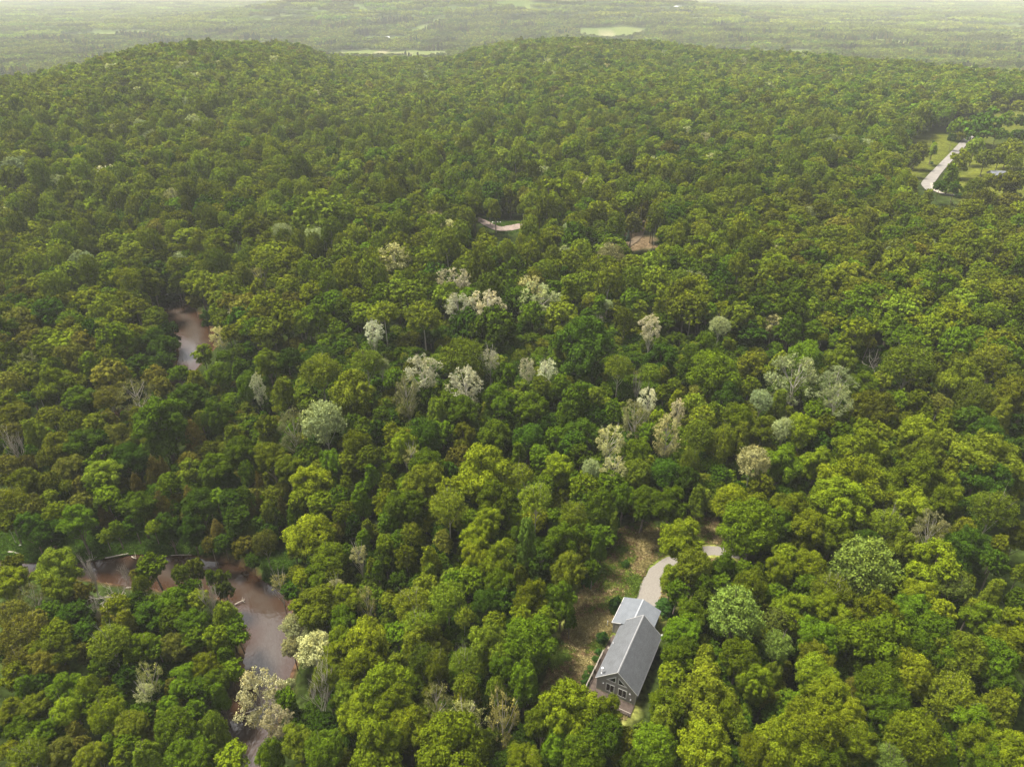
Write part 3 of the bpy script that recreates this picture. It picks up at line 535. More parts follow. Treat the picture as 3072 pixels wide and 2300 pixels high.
WX, WY = np.meshgrid(xs, ys); wx, wy = WX.ravel(), WY.ravel(); nw = len(xs)
dl_, du_ = seg_dist(RIVER_LOW, wx, wy), seg_dist(RIVER_UP, wx, wy); il, iu = inside(RIVER_LOW, wx, wy), inside(RIVER_UP, wx, wy)
keep = il | iu | (dl_ < 5) | (du_ < 5); depth = np.where(il, dl_, np.where(iu, du_, 0))
idx = -np.ones(len(wx), int); idx[keep] = np.arange(keep.sum()); fs = []
for j in range(len(ys)-1):
    for i in range(nw-1):
        q = j*nw+i; c4 = [idx[q], idx[q+1], idx[q+1+nw], idx[q+nw]]
        if min(c4) >= 0: fs.append([int(c) for c in c4])
me = bpy.data.meshes.new("river"); me.from_pydata([(float(a), float(b_), WATER_Z) for a, b_ in zip(wx[keep], wy[keep])], [], fs); me.materials.append(wm)
a_ = me.attributes.new("depth", 'FLOAT', 'POINT'); a_.data.foreach_set("value", smooth(0, 7, depth[keep]).astype(np.float32))
put("river", me, kind="structure")

# ---------------------------------------------------------------- roads and drives (sheets laid on the ground)
GRAVEL = mat("gravel", (.165,.148,.128), .95, (3.5, .16)); GRAVEL2 = mat("pink_gravel", (.19,.145,.125), .95, (1.2, .25)); ASPH = mat("pale_road", (.165,.15,.135), .9, (.3, .18)); SHOULD = mat("road_shoulder", (.24,.21,.17), .95, (.8, .3))
def ribbon(name, pts, widths, m, lift=.03, sub=10, wob=0.0):
    rs = np.random.RandomState(len(name)); w = [land_at(*p)[:2] for p in pts]; out = []
    for i in range(len(w)-1):
        p0, p1, p2, p3 = (np.array(w[max(0, min(len(w)-1, k))]) for k in (i-1, i, i+1, i+2))
        for s in range(sub):
            t = s/sub; out.append((.5*((2*p1)+(-p0+p2)*t+(2*p0-5*p1+4*p2-p3)*t*t+(-p0+3*p1-3*p2+p3)*t**3), widths[i]*(1-t)+widths[i+1]*t))
    out.append((np.array(w[-1]), widths[-1])); mb = MB(); cr_ = 5
    for i, (p, wd) in enumerate(out):
        a, b_ = out[max(0, i-1)][0], out[min(len(out)-1, i+1)][0]; d = (b_-a)/np.linalg.norm(b_-a); nrm = np.array([d[1], -d[0]])
        for k in range(cr_):
            q = p + nrm*(wd/2)*(k/(cr_-1)*2-1)*(1+(wob*rs.uniform(-1, 1) if k in (0, cr_-1) else 0)); mb.v.append((q[0], q[1], height1(q[0], q[1]) + lift))
    for i in range(len(out)-1):
        for k in range(cr_-1): q = i*cr_+k; mb.f.append((q, q+1, q+1+cr_, q+cr_)); mb.m.append(0)
    return put(name, mb.mesh(name, [m], True), kind="structure")
DRIVE_LINE = [land_at(*p)[:2] for p in [(1925,1850),(1943,1800),(1955,1755),(1975,1712),(2015,1684),(2070,1662),(2125,1652),(2175,1655)]]
ribbon("driveway", [(1925,1850),(1943,1800),(1955,1755),(1975,1712),(2015,1684),(2070,1662),(2125,1652),(2175,1655),(2240,1668)], [5.8,5.4,4.4,3.4,3.0,3.0,3.0,3.0,3.0], GRAVEL, .05, 10, .10)
ribbon("road", [(2925,395),(2893,428),(2862,462),(2826,500),(2795,535),(2782,556),(2795,576)], [5.5,5.5,5.5,6,7,7.5,5], ASPH, .55, 10)
ribbon("road_bend", [(2797,552),(2806,572),(2830,583),(2880,589)], [3.4,3.4,3.2,3], SHOULD, .62, 10)
ribbon("gravel_lane", [(1425,655),(1470,678),(1500,688),(1530,686),(1562,679),(1620,668)], [5,5.5,6.5,8,7,5], GRAVEL2, .45, 8, .06)
ribbon("bare_track", [(1878,742),(1905,722),(1925,700),(1935,660)], [3.5,3.5,2.5,2], mat("bare_earth", (.095,.068,.042), .95, (.5, .3)), .4, 6, .1)
# ---------------------------------------------------------------- read the tree list
LIST = []
for (X0, Y0, S), rows in TREES:
    for row in rows.split(';'):
        t = row.split(); k = t[-1]; v = [float(q) for q in t[:-1]]
        if len(v) == 2: v.append(150)
        w = v[2]; h = v[3] if len(v) > 3 else w*1.0
        LIST.append([X0+v[0]/S, Y0+v[1]/S, w/S, h/S, k])
rng = random.Random(3); nrs = np.random.RandomState(3)
PLACED = []   # x y z R b hc kind px py w h
for px, py, w, h, k in LIST:
    x, y, g, R, b, hc = crown_size(px, py, w, h, k); PLACED.append([x, y, g, R, b, hc, k, px, py, w, h])
SPECIAL = set("wstucpexnq")
big = sorted([p for p in PLACED if p[6] not in SPECIAL and p[8] > 1000], key=lambda p: -p[9]*p[10])
chosen = [p for p in big if p[6] != 'h'][:285] + [p for p in PLACED if p[6] == 'h'] + [p for p in PLACED if p[6] in SPECIAL and (p[8] > 600 or p[9]*p[10] > 900)]
chosen_ids = set(id(p) for p in chosen); rest = [p for p in PLACED if id(p) not in chosen_ids]

# ---------------------------------------------------------------- labels: look + what the tree stands beside
LAND = [("the grey house", 1850, 1965), ("the garage", 1905, 1835), ("the gravel driveway", 1960, 1745), ("the dry grass clearing", 1790, 1830), ("the top of the clearing", 1960, 1590),
 ("the river pool", 790, 1790), ("the lower river bend", 800, 2010), ("the sand bar", 290, 1672), ("the upper river bend", 585, 985), ("the cream tree over the river", 790, 2110),
 ("the two silvery round trees", 920, 1285), ("the brightest yellow crown mid-photo", 1448, 1418), ("the two small white-leaved trees", 1608, 1112), ("the big dark round tree", 1750, 1058),
 ("the white-leaved trees in the middle", 1330, 1160), ("the aspens with bare stems", 2110, 1335), ("the lime tiered pine", 1581, 1650), ("the sprawling white dead tree", 950, 2105),
 ("the bare white brush by the river", 350, 1745), ("the pale feathery tree right of the house", 2206, 1841), ("the wide pale crown at right", 2592, 1706), ("the tan speckled poplar at right", 2787, 1602),
 ("the lime feathery tree at right", 2981, 1529), ("the flat pale crown on a dark trunk", 2724, 1105), ("the brown dead spire", 2603, 1234), ("the lone tree beside the driveway", 2050, 1630),
 ("the bright yellow tree on the bottom edge", 1360, 2266), ("the bottom left corner", 0, 2300), ("the bottom right corner", 3072, 2300), ("the left edge", 0, 1350), ("the right edge", 3072, 1350),
 ("the white-leaved group upper middle", 1400, 900), ("the far road bend", 2800, 560), ("the small lane clearing", 1500, 680), ("the white column tree", 775, 1170), ("the white round treetop at upper left", 330, 530)]
ORD = ["nearest", "second nearest", "third nearest", "fourth nearest", "fifth nearest", "sixth nearest", "seventh nearest", "eighth nearest", "ninth nearest", "tenth nearest", "eleventh nearest", "twelfth nearest"]
def look_of(p):
    k = p[6]; med = {'w': 45}.get(k, 70); s = "broad " if p[9] > 105 else ("small " if p[9] < 52 else "")
    if p[10] > p[9]*1.35 and k not in 'ceh': s = "tall "
    return s + KIND[k][3]
groups_ = {}
for p in chosen:
    best = min(LAND, key=lambda L: math.hypot(L[1]-p[7], (L[2]-p[8])*1.3) + (0 if 'corner' not in L[0] and 'edge' not in L[0] else 40))
    dx, dy = p[7]-best[1], p[8]-best[2]; dist = math.hypot(dx, dy)
    if 'corner' in best[0] or best[0] in ("the left edge", "the right edge"): dr = "near"
    elif dist < 30: dr = "beside"
    elif abs(dx) > abs(dy): dr = "left of" if dx < 0 else "right of"
    else: dr = "beyond" if dy < 0 else "in front of"
    groups_.setdefault((look_of(p), dr, best[0]), []).append((dist, id(p)))
LABEL = {}
for (lk, dr, nm), v in groups_.items():
    v.sort()
    for i, (d, pid) in enumerate(v):
        LABEL[pid] = "%s tree %s %s" % (lk, dr, nm) + ("" if len(v) == 1 else ", " + (ORD[i] if i < len(ORD) else "outermost"))
ONE_OFF = {  # the photo's most recognisable trees, in their own words
 (1750,1060): "huge dark green round maple-like tree in the centre, casting the blackest gap", (1581,1650): "lime green pine with tiered upswept boughs left of the clearing",
 (797,2097): "wide cream flowering tree leaning over the river", (806,2164): "smaller cream clump under the wide cream tree over the river",
 (949,2103): "sprawling dead white tree right of the lower river", (879,1296): "left one of two silvery round trees touching each other", (973,1275): "right, larger one of two silvery round trees touching each other",
 (1268,1122): "white-leaved tree with an upright crown left of its speckled twin", (1393,1164): "white-leaved tree with a straight pale trunk, right of its twin",
 (2206,1841): "large pale feathery tree right of the garage", (2592,1706): "widest pale feathery crown right of the house", (777,1174): "narrow column of white leaves on a thin pale trunk",
 (2050,1619): "tree with a yellow-tipped top standing alone beside the driveway", (2603,1234): "dead brown spire of a conifer among olive crowns",
 (1360,2266): "brightest yellow tree, cut by the bottom edge of the photo", (1448,1418): "big bright yellow-green crown in the middle of the photo",
}
NAMES = {'w': ("pale_poplar", "poplar"), 's': ("silvery_tree", "tree"), 't': ("pale_poplar", "poplar"), 'u': ("flowering_tree", "tree"), 'q': ("flowering_tree", "tree"), 'c': ("cedar_tree", "cedar"), 'p': ("pine_tree", "pine tree"),
         'e': ("spruce_tree", "spruce"), 'x': ("sparse_tree", "tree"), 'n': ("dead_tree", "dead tree"), 'f': ("aspen_tree", "tree"), 'v': ("feathery_tree", "tree"), 'h': ("bush", "bush")}
GROUP = {'w': "white-leaved poplars among the green crowns", 't': "white-leaved poplars among the green crowns", 's': "silvery green trees", 'u': "cream flowering trees by the river", 'q': "cream flowering trees by the river", 'c': "columnar cedars near the river",
         'e': "small spruces", 'x': "half-bare trees", 'n': "dead bare trees", 'f': "fine-leaved trees", 'v': "pale feathery trees", 'h': "low bushes in the open"}
def tint(kind):
    if kind == 'g' and rng.random() < .25: kind = 'f'
    c = KIND[kind][1] or (.5,.5,.5); v = rng.uniform(.66, 1.42); hsh = rng.uniform(-.09, .09)
    return (c[0]*v*(1+hsh), c[1]*v, c[2]*v*(1-hsh*.5))
used = set()
for p in chosen:
    x, y, g, R, b, hc, k, px, py, w, h = p
    nm, cat = NAMES.get(k, ("leafy_tree", "tree"))
    lab = LABEL[id(p)]
    for (ax, ay), s in ONE_OFF.items():
        if math.hypot(ax-px, ay-py) < 9 and s not in used: lab = s; used.add(s)
    if k == 'h': lab = lab.replace(" tree ", " bush ").replace("dark low bush", "dark low bush")
    if lab.split()[0] == "the": lab = lab[4:]
    root = put(nm, None, label=lab, cat=cat, group=GROUP.get(k, "green leafy trees of the wood"), loc=(x, y, g-.1))
    rot = rng.uniform(0, 6.283)
    shapes = KIND[k][0]; key = shapes[rng.randrange(len(shapes))]; cm, tm = PROTO[key]
    ry = R*rng.uniform(.88, 1.12)
    if cm is not None:
        c = put("crown" if k != 'h' else "foliage", cm, root, loc=(0, 0, hc+.1)); c.scale = (R, ry, b); c.rotation_euler = (0, 0, rot); t_ = tint(k); c.color = (*t_, 1)
        low = 2.4 if k not in 'cpe' else 1.6
        t = put("trunk", tm, root, loc=(0, 0, hc+.1)); t.scale = (R, R, b if b*low > hc else hc/low*1.02); t.rotation_euler = (0, 0, rot)
    else:
        t = put("branches", tm, root, loc=(0, 0, hc+.1)); s_ = max(.8*R, .5*b); t.scale = (R*1.25, R*1.25, b*1.1 if b*2.2 > hc else hc/2.1); t.rotation_euler = (0, 0, rot)

# ---------------------------------------------------------------- the rest of the wood: one object, trees set on points
def join(cm, tm, leafmat, bark, name):
    import bmesh
    bm = bmesh.new(); bm.from_mesh(cm); nfc = len(bm.faces)
    if tm is not None: bm.from_mesh(tm)
    bm.faces.ensure_lookup_table()
    for f in bm.faces[nfc:]: f.material_index = 1
    me = bpy.data.meshes.new(name); bm.to_mesh(me); bm.free(); me.materials.append(leafmat); me.materials.append(bark); return me
woods_col = bpy.data.collections.new("forest_tree_shapes"); LODS = {}
far_col = bpy.data.collections.new("distant_tree_shapes")
def lod(key, kind, seed, total, leaf, puff, col, bark=BARK, trunk=True, tilt=.5, low=-2.4, thick=.05):
    cm, L = crown_mesh("c", kind, seed, total, leaf, puff, LEAF_INS, tilt); tm = None
    if trunk:
        mb = MB(); wood(mb, kind, L[:6], np.random.RandomState(seed), low, thick, 0, 0, 3); tm = mb.mesh("t", [bark])
    me = join(cm, tm, LEAF_INS, bark, "forest_tree"); o = bpy.data.objects.new("shape_%02d" % len(col.objects), me); col.objects.link(o); LODS[key] = (len(col.objects)-1)
for i in range(5): lod("mA%d" % i, 'maple' if i < 2 else 'round', 111+i, 7000, .056, .10, woods_col)
for i in range(2): lod("mA%d" % (5+i), 'upright', 117+i, 7000, .05, .09, woods_col)
for i in range(3): lod("mB%d" % i, 'fine', 121+i, 6000, .045, .08, woods_col, PALE_BARK, tilt=.9, thick=.03)
for i in range(2): lod("mC%d" % i, 'poplar', 131+i, 3500, .042, .09, woods_col, PALE_BARK, tilt=.9, thick=.035)
lod("mD0", 'cedar', 141, 3000, .06, .09, woods_col)
for i in range(4): lod("fA%d" % i, 'round', 151+i, 2600, .075, .11, woods_col, trunk=False)
for i in range(2): lod("fB%d" % i, 'fine', 161+i, 2000, .075, .09, woods_col, trunk=False, tilt=.8)
for i in range(3): lod("dA%d" % i, 'round', 171+i, 420, .20, .16, far_col, trunk=False)
lod("dB0", 'spruce', 181, 260, .2, .12, far_col, trunk=False)
def patch(seed):
    rs = np.random.RandomState(seed); C, N, S, V, Y = [], [], [], [], []
    for _ in range(62):
        c = np.array([*rs.uniform(-48, 48, 2), rs.uniform(6, 10)]); r = rs.uniform(4.5, 8); m = 46; d = rand_dirs(rs, m, -.3); v = rs.uniform(-.22, .22); yy = max(0, rs.normal(0, .4))
        C.append(c + d*r*rs.uniform(.8, 1.1, (m, 1))*np.array([1, 1, .9])); N.append(d); S.append(rs.uniform(1.3, 2.2, m)); V.append(.5+v+rs.normal(0, .1, m)); Y.append(np.full(m, yy))
    me = leaf_mesh("tree_patch", *(np.concatenate(a) for a in (C, N, S, V, Y)), rs, LEAF_INS, tilt=.35)
    o = bpy.data.objects.new("shape_%02d" % len(far_col.objects), me); far_col.objects.link(o); LODS["patch%d" % (seed % 10)] = len(far_col.objects)-1
for s in range(3): patch(190+s)

def scatter_object(name, label, pts, rots, scls, tints, protos, col):
    me = bpy.data.meshes.new(name); me.from_pydata([tuple(p) for p in pts], [], []); n = len(pts)
    a = me.attributes.new("shape_index", 'INT', 'POINT'); a.data.foreach_set("value", np.array(protos, np.int32))
    a = me.attributes.new("spin", 'FLOAT_VECTOR', 'POINT'); a.data.foreach_set("vector", np.array(rots, np.float32).ravel())
    a = me.attributes.new("size", 'FLOAT_VECTOR', 'POINT'); a.data.foreach_set("vector", np.array(scls, np.float32).ravel())
    a = me.attributes.new("tint", 'FLOAT_COLOR', 'POINT'); a.data.foreach_set("color", np.concatenate([np.array(tints, np.float32), np.ones((n, 1), np.float32)], 1).ravel())
    o = put(name, me, label=label, kind="stuff", cat="trees")
    ng = bpy.data.node_groups.new(name + "_scatter", 'GeometryNodeTree')
    ng.interface.new_socket("Geometry", in_out='INPUT', socket_type='NodeSocketGeometry'); ng.interface.new_socket("Geometry", in_out='OUTPUT', socket_type='NodeSocketGeometry')
    N = ng.nodes; Lk = ng.links; gi = N.new("NodeGroupInput"); go = N.new("NodeGroupOutput")
    ci = N.new("GeometryNodeCollectionInfo"); ci.inputs["Collection"].default_value = col; ci.inputs["Separate Children"].default_value = True; ci.inputs["Reset Children"].default_value = True
    ip = N.new("GeometryNodeInstanceOnPoints"); ip.inputs["Pick Instance"].default_value = True
    def na(nm, ty):
        q = N.new("GeometryNodeInputNamedAttribute"); q.data_type = ty; q.inputs["Name"].default_value = nm; return q.outputs["Attribute"]
    e2r = N.new("FunctionNodeEulerToRotation"); Lk.new(na("spin", 'FLOAT_VECTOR'), e2r.inputs[0])
    Lk.new(gi.outputs[0], ip.inputs["Points"]); Lk.new(ci.outputs[0], ip.inputs["Instance"]); Lk.new(na("shape_index", 'INT'), ip.inputs["Instance Index"])
    Lk.new(e2r.outputs[0], ip.inputs["Rotation"]); Lk.new(na("size", 'FLOAT_VECTOR'), ip.inputs["Scale"]); Lk.new(ip.outputs[0], go.inputs[0])
    md = o.modifiers.new("trees", 'NODES'); md.node_group = ng; return o

P_, R_, S_, T_, I_ = [], [], [], [], []
def stand(x, y, z, R, b, kind, band):
    fine = kind in 'fsvtub' and kind != 'b'
    if band == 0: key = ("mC%d" % rng.randrange(2)) if kind in 'wt' else ("mD0" if kind in 'cep' else (("mB%d" % rng.randrange(3)) if kind in 'fsuvxq' or (kind in 'bo' and rng.random() < .35) else "mA%d" % rng.randrange(7)))
    else: key = ("fB%d" % rng.randrange(2)) if kind in 'fswtuvq' else "fA%d" % rng.randrange(4)
    P_.append((x, y, z)); R_.append((rng.uniform(-.05, .05), rng.uniform(-.05, .05), rng.uniform(0, 6.283))); S_.append((R*rng.uniform(.9, 1.1), R*rng.uniform(.9, 1.1), b)); q_ = 1 + .12*nz_col2(x, y) + .30*smooth(260, 800, math.hypot(x, y)); T_.append(tuple(c_*q_ for c_ in tint(kind))); I_.append(LODS[key])  # extra brightness of far crowns is put into the leaf tint by distance
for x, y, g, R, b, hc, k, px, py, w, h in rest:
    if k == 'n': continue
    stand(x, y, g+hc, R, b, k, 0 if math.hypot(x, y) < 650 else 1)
# gaps between the listed trees
PX = np.array([(p[0], p[1], p[3]) for p in PLACED])
CELL = 20.0; grid_ = {}
for q in PX: grid_.setdefault((int(q[0]//CELL), int(q[1]//CELL)), []).append(q)
def crowd(x, y):
    """how far the nearest listed crown's rim is"""
    best = 99; cx, cy_ = int(x//CELL), int(y//CELL)
    for i in (-1, 0, 1):
        for j in (-1, 0, 1):
            for q in grid_.get((cx+i, cy_+j), ()): best = min(best, math.hypot(q[0]-x, q[1]-y)-q[2])
    return best
HOUSE_KEEP = [(1690,1790),(2000,1680),(2060,1780),(2000,1960),(1960,2160),(1700,2170),(1640,2050)]
KEEP_PX = [ZONE['lawn'], ZONE['mid'], ZONE['bank'], ZONE['sand'], [(1885,705),(1945,700),(1965,735),(1895,745)], HOUSE_KEEP,
 [(60,1690),(240,1660),(400,1640),(640,1650),(720,1690),(870,1790),(905,1900),(870,2010),(830,2120),(760,2320),(600,2320),(690,2160),(700,1950),(660,1800),(450,1770),(200,1735),(60,1720)],
 [(460,885),(600,905),(650,1010),(610,1080),(560,1110),(520,1100),(500,960)],
 [(2740,560),(2770,500),(2870,430),(2950,395),(2970,420),(2890,470),(2830,530),(2835,562),(2900,600),(2790,600)], [(2755,440),(2775,400),(2840,400),(2850,440),(2790,490),(2740,500)],
 [(2950,340),(3090,325),(3090,370),(2950,375)]]
KEEP = [np.array(k, float) for k in KEEP_PX]
KEEP_W = [ZW[k] for k in ('lawn', 'mid', 'bank', 'bank2', 'sand', 'sand2', 'rust', 'field', 'field2')] + [RIVER_LOW, RIVER_UP, FAR_FIELD]
def kind_for(px, py, r):
    v = nz_col(*CUR); u = rng.random()
    if py > 900: base = "ggggdyyo" if px > 900 else "gdooygbg"
    elif px < 900 and py > 260: base = "oyyygyfoyf" if v > 0 else "gyyofyof"
    elif px < 1300: base = "yyygfygf" if py > 180 else "gyofg"
    elif px > 2250 and py > 600: base = "oyogyogo"
    elif px > 1400 and py < 560: base = "gygydggf" if v < .3 else "gyyofgf"
    else: base = "ggdyfygf" if v < .2 else "yyfgfgo"
    k = base[rng.randrange(len(base))]
    if u < .008: k = 's'
    elif u < .012: k = 't'
    elif u < .025: k = 'b'
    return k
def fill(r0, r1, step, azmax, band, Rlo, Rhi, min_gap):
    cnt = 0; lat = r1
    for yy in np.arange(r0*.55, r1, step):
        for xx in np.arange(-r1*.85, r1*.85, step):
            x, y = xx + rng.uniform(-.42, .42)*step, yy + rng.uniform(-.42, .42)*step; r = math.hypot(x, y)
            if r < r0 or r >= r1 or abs(math.atan2(x, y)) > azmax: continue
            if r < 420 and crowd(x, y) < min_gap: continue
            CAND.append((x, y, rng.uniform(Rlo, Rhi), band))
CAND = []
fill(45, 235, 3.5, rad(43), 0, 1.8, 3.5, -2.2)
fill(330, 520, 6.0, rad(41), 9, 1.3, 2.6, -1)
fill(230, 420, 7.0, rad(41), 0, 3.8, 6.6, -2.0)
fill(420, 620, 7.6, rad(40), 0, 3.6, 7.4, 0)
fill(620, 1450, 7.7, rad(40), 1, 4.2, 7.4, 0)
ca_ = np.array([(c[0], c[1]) for c in CAND]); hz_ = height(ca_[:, 0], ca_[:, 1])
bad = np.zeros(len(CAND), bool)
_sh = np.array([c[3] == 9 for c in CAND])
for i_, K in enumerate(KEEP_W): bad |= inside(K, ca_[:, 0], ca_[:, 1]) & (~_sh if i_ in (7, 8) else True)
near_r = seg_dist(RIVER_LOW, ca_[:, 0], ca_[:, 1]) < 2.5; bad |= near_r
Rr = np.array([c[2] for c in CAND]); bd = np.array([c[3] for c in CAND])
nearish = np.hypot(ca_[:, 0], ca_[:, 1]) < 232
hc_ = np.where(nearish, Rr*1.3+1.0, 8.0 + .9*Rr)
ppx, ppy, dep_ = project(ca_[:, 0], ca_[:, 1], hz_); rp_ = Rr*FPX/dep_*.85; cpx, cpy, _ = project(ca_[:, 0], ca_[:, 1], hz_+hc_); tpx, tpy, _ = project(ca_[:, 0], ca_[:, 1], hz_+hc_+Rr*1.3+1.5)
for K in KEEP:
    for a, b_ in ((ppx, ppy), (cpx, cpy), (tpx, tpy), (cpx-rp_, cpy), (cpx+rp_, cpy), (tpx-rp_*.6, tpy), (tpx+rp_*.6, tpy)): bad |= inside(K, a, b_)
bad |= (cpx < -320) | (cpx > 3400) | (cpy > 2750)
bad |= far_open(ca_[:, 0], ca_[:, 1])
# the open land with scattered trees at the right
shrub = bd == 9
openr = inside(np.array([(2680,470),(2760,400),(2900,330),(3400,280),(3400,640),(2900,640),(2760,600)], float), cpx, cpy)
bad |= openr & ~shrub & (np.array([rng.random() for _ in CAND]) < .35); bad |= shrub & ~openr
_vp = []
for K in KEEP:
    a, b_ = np.meshgrid(np.arange(K[:, 0].min(), K[:, 0].max(), 9.), np.arange(K[:, 1].min(), K[:, 1].max(), 7.)); a, b_ = a.ravel(), b_.ravel(); m_ = inside(K, a, b_); _vp.append(np.stack([a[m_], b_[m_]], 1))
_vp = np.concatenate(_vp)
def hides(x, y, z, R, b):
    cx_, cy_, d_ = project(x, y, z); dl = math.atan2(CAM_H-z, math.hypot(x, y)); rx, ry = R*FPX/d_*.95, math.hypot(R*math.sin(dl), b*math.cos(dl))*FPX/d_*.95
    return bool((((_vp[:, 0]-cx_)/rx)**2 + ((_vp[:, 1]-cy_)/ry)**2 < 1).any())
for i in np.nonzero(~bad)[0]:
    x, y, R, band = CAND[i]; CUR = (x, y); r = math.hypot(x, y); k = kind_for(cpx[i], cpy[i], r)
    if nearish[i]: b = R*rng.uniform(.8, 1.1); k = rng.choice("gddgo") if cpx[i] > 900 else rng.choice("dgobd"); hc = float(hc_[i])
    else: b = R*rng.uniform(.85, 1.25); hc = float(hc_[i]) + rng.uniform(-2.5, 3.0)
    if k == 'f' and r < 700: b = R*rng.uniform(1.2, 1.7); hc += 2.5; R *= .85
    if openr[i]: R *= .75; b = R*.85; hc = R; k = rng.choice("oogoy")
    if shrub[i]: R = CAND[i][2]; b = R*.8; hc = b*.8; k = rng.choice("oogby"); band = 0
    if r < 520 and hides(x, y, float(hz_[i])+hc, R, b): continue
    stand(x, y, float(hz_[i])+hc, R, b, k, band)
print("FOREST trees", len(P_), "things", len(chosen), "rest", len(rest))
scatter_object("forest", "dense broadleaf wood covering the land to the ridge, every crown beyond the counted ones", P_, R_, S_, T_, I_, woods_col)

P_, R_, S_, T_, I_ = [], [], [], [], []
def far_trees(r0, r1, step, keys, s0, s1, z0):
    xs_, ys_ = np.meshgrid(np.arange(-r1*.8, r1*.8, step), np.arange(r0*.7, r1, step)); x = (xs_ + nrs.uniform(-.45, .45, xs_.shape)*step).ravel(); y = (ys_ + nrs.uniform(-.45, .45, ys_.shape)*step).ravel()
    r = np.hypot(x, y); ok = (r >= r0) & (r < r1) & (np.abs(np.arctan2(x, y)) < rad(39)) & ~far_open(x, y); x, y, r = x[ok], y[ok], r[ok]; z = height(x, y)
    px, py, _ = project(x, y, z); ok = (py > -40) & (px > -250) & (px < 3330); x, y, z, r = x[ok], y[ok], z[ok], r[ok]
    v = nz_col(x, y); v2 = nz_mid(x*.6, y*.6)
    for i in range(len(x)):
        k = 'g' if v[i] > .6 else ('o' if v2[i] > .3 else rng.choice("fyoyf"))
        s = rng.uniform(s0, s1); key = keys[rng.randrange(len(keys))]
        if 'patch' not in key and v[i] < -.85: key = "dB0"; k = rng.choice('db')
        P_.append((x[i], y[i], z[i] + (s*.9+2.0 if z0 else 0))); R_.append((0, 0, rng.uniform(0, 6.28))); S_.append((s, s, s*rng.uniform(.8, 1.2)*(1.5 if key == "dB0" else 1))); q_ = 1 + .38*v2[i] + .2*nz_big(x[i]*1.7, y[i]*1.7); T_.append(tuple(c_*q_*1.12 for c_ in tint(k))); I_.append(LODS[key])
far_trees(1430, 2700, 10.5, ["dA0", "dA1", "dA2"], 3.8, 6.6, True)
far_trees(2700, 8200, 84, ["patch0", "patch1", "patch2"], .95, 1.15, False)
print("DISTANT", len(P_))
scatter_object("distant_woods", "hazy patchwork of woods on the plain beyond the ridge", P_, R_, S_, T_, I_, far_col)
# ---------------------------------------------------------------- the house (x = across the gable, y = along the ridge, origin under the front gable)
SIDING = bpy.data.materials.new("lap_siding"); SIDING.use_nodes = True; n = SIDING.node_tree.nodes; l = SIDING.node_tree.links; b = n["Principled BSDF"]; b.inputs["Roughness"].default_value = .75
tc = n.new("ShaderNodeTexCoord"); sx = n.new("ShaderNodeSeparateXYZ"); l.new(tc.outputs["Object"], sx.inputs[0])
ml = n.new("ShaderNodeMath"); ml.operation = 'MULTIPLY'; ml.inputs[1].default_value = 5.2; l.new(sx.outputs[2], ml.inputs[0]); fr = n.new("ShaderNodeMath"); fr.operation = 'FRACT'; l.new(ml.outputs[0], fr.inputs[0])
rp = n.new("ShaderNodeValToRGB"); rp.color_ramp.elements[0].position = .0; rp.color_ramp.elements[0].color = (.20,.19,.175,1); rp.color_ramp.elements[1].position = .22; rp.color_ramp.elements[1].color = (.36,.34,.315,1); l.new(fr.outputs[0], rp.inputs[0])
l.new(rp.outputs[0], b.inputs["Base Color"]); bp = n.new("ShaderNodeBump"); bp.inputs["Strength"].default_value = .6; bp.inputs["Distance"].default_value = .03; l.new(fr.outputs[0], bp.inputs["Height"]); l.new(bp.outputs[0], b.inputs["Normal"])
def shingles(name, c, amount):
    m = bpy.data.materials.new(name); m.use_nodes = True; n = m.node_tree.nodes; l = m.node_tree.links; b = n["Principled BSDF"]; b.inputs["Roughness"].default_value = .82
    tc = n.new("ShaderNodeTexCoord"); br = n.new("ShaderNodeTexBrick"); mp = n.new("ShaderNodeMapping"); mp.inputs["Rotation"].default_value = (0, 0, rad(90)); l.new(tc.outputs["Object"], mp.inputs[0]); l.new(mp.outputs[0], br.inputs["Vector"])
    br.inputs["Scale"].default_value = 1.0; br.inputs["Brick Width"].default_value = .45; br.inputs["Row Height"].default_value = .14; br.inputs["Mortar Size"].default_value = .012
    br.inputs["Color1"].default_value = (*[q*(1+amount) for q in c], 1); br.inputs["Color2"].default_value = (*[q*(1-amount) for q in c], 1); br.inputs["Mortar"].default_value = (*[q*.55 for q in c], 1)
    t = n.new("ShaderNodeTexNoise"); t.inputs["Scale"].default_value = .7; t.inputs["Detail"].default_value = 6; l.new(tc.outputs["Object"], t.inputs["Vector"])
    r = n.new("ShaderNodeMapRange"); r.inputs[1].default_value = .3; r.inputs[2].default_value = .7; r.inputs[3].default_value = .88; r.inputs[4].default_value = 1.12; l.new(t.outputs["Fac"], r.inputs[0])
    sc = n.new("ShaderNodeVectorMath"); sc.operation = 'SCALE'; l.new(br.outputs[0], sc.inputs[0]); l.new(r.outputs[0], sc.inputs["Scale"]); l.new(sc.outputs[0], b.inputs["Base Color"]); return m
ROOF = shingles("grey_shingles", (.090,.094,.102), .10); ROOF2 = shingles("grey_shingles_sheen", (.115,.125,.142), .05)  # garage roof is lighter and bluer: sky reflection put into its colour
TRIM = mat("white_trim", (.42,.405,.375), .6); WTRIM = mat("window_trim", (.72,.70,.66), .6); CAP = mat("ridge_cap", (.20,.20,.205), .8, (4, .15)); GUT = mat("grey_gutter", (.10,.10,.105), .6); GLASS = mat("dark_glass", (.012,.014,.016), .05, spec=.6); BEIGE = mat("beige_door", (.42,.39,.33), .6)
DECKW = mat("deck_boards", (.060,.043,.034), .8, (2, .35)); RAILW = mat("weathered_rail", (.20,.175,.145), .8, (3, .2)); WHITE = mat("white_metal", (.75,.73,.74), .35, metal=.2); FOUND = mat("foundation", (.22,.21,.20), .9, (2, .2))
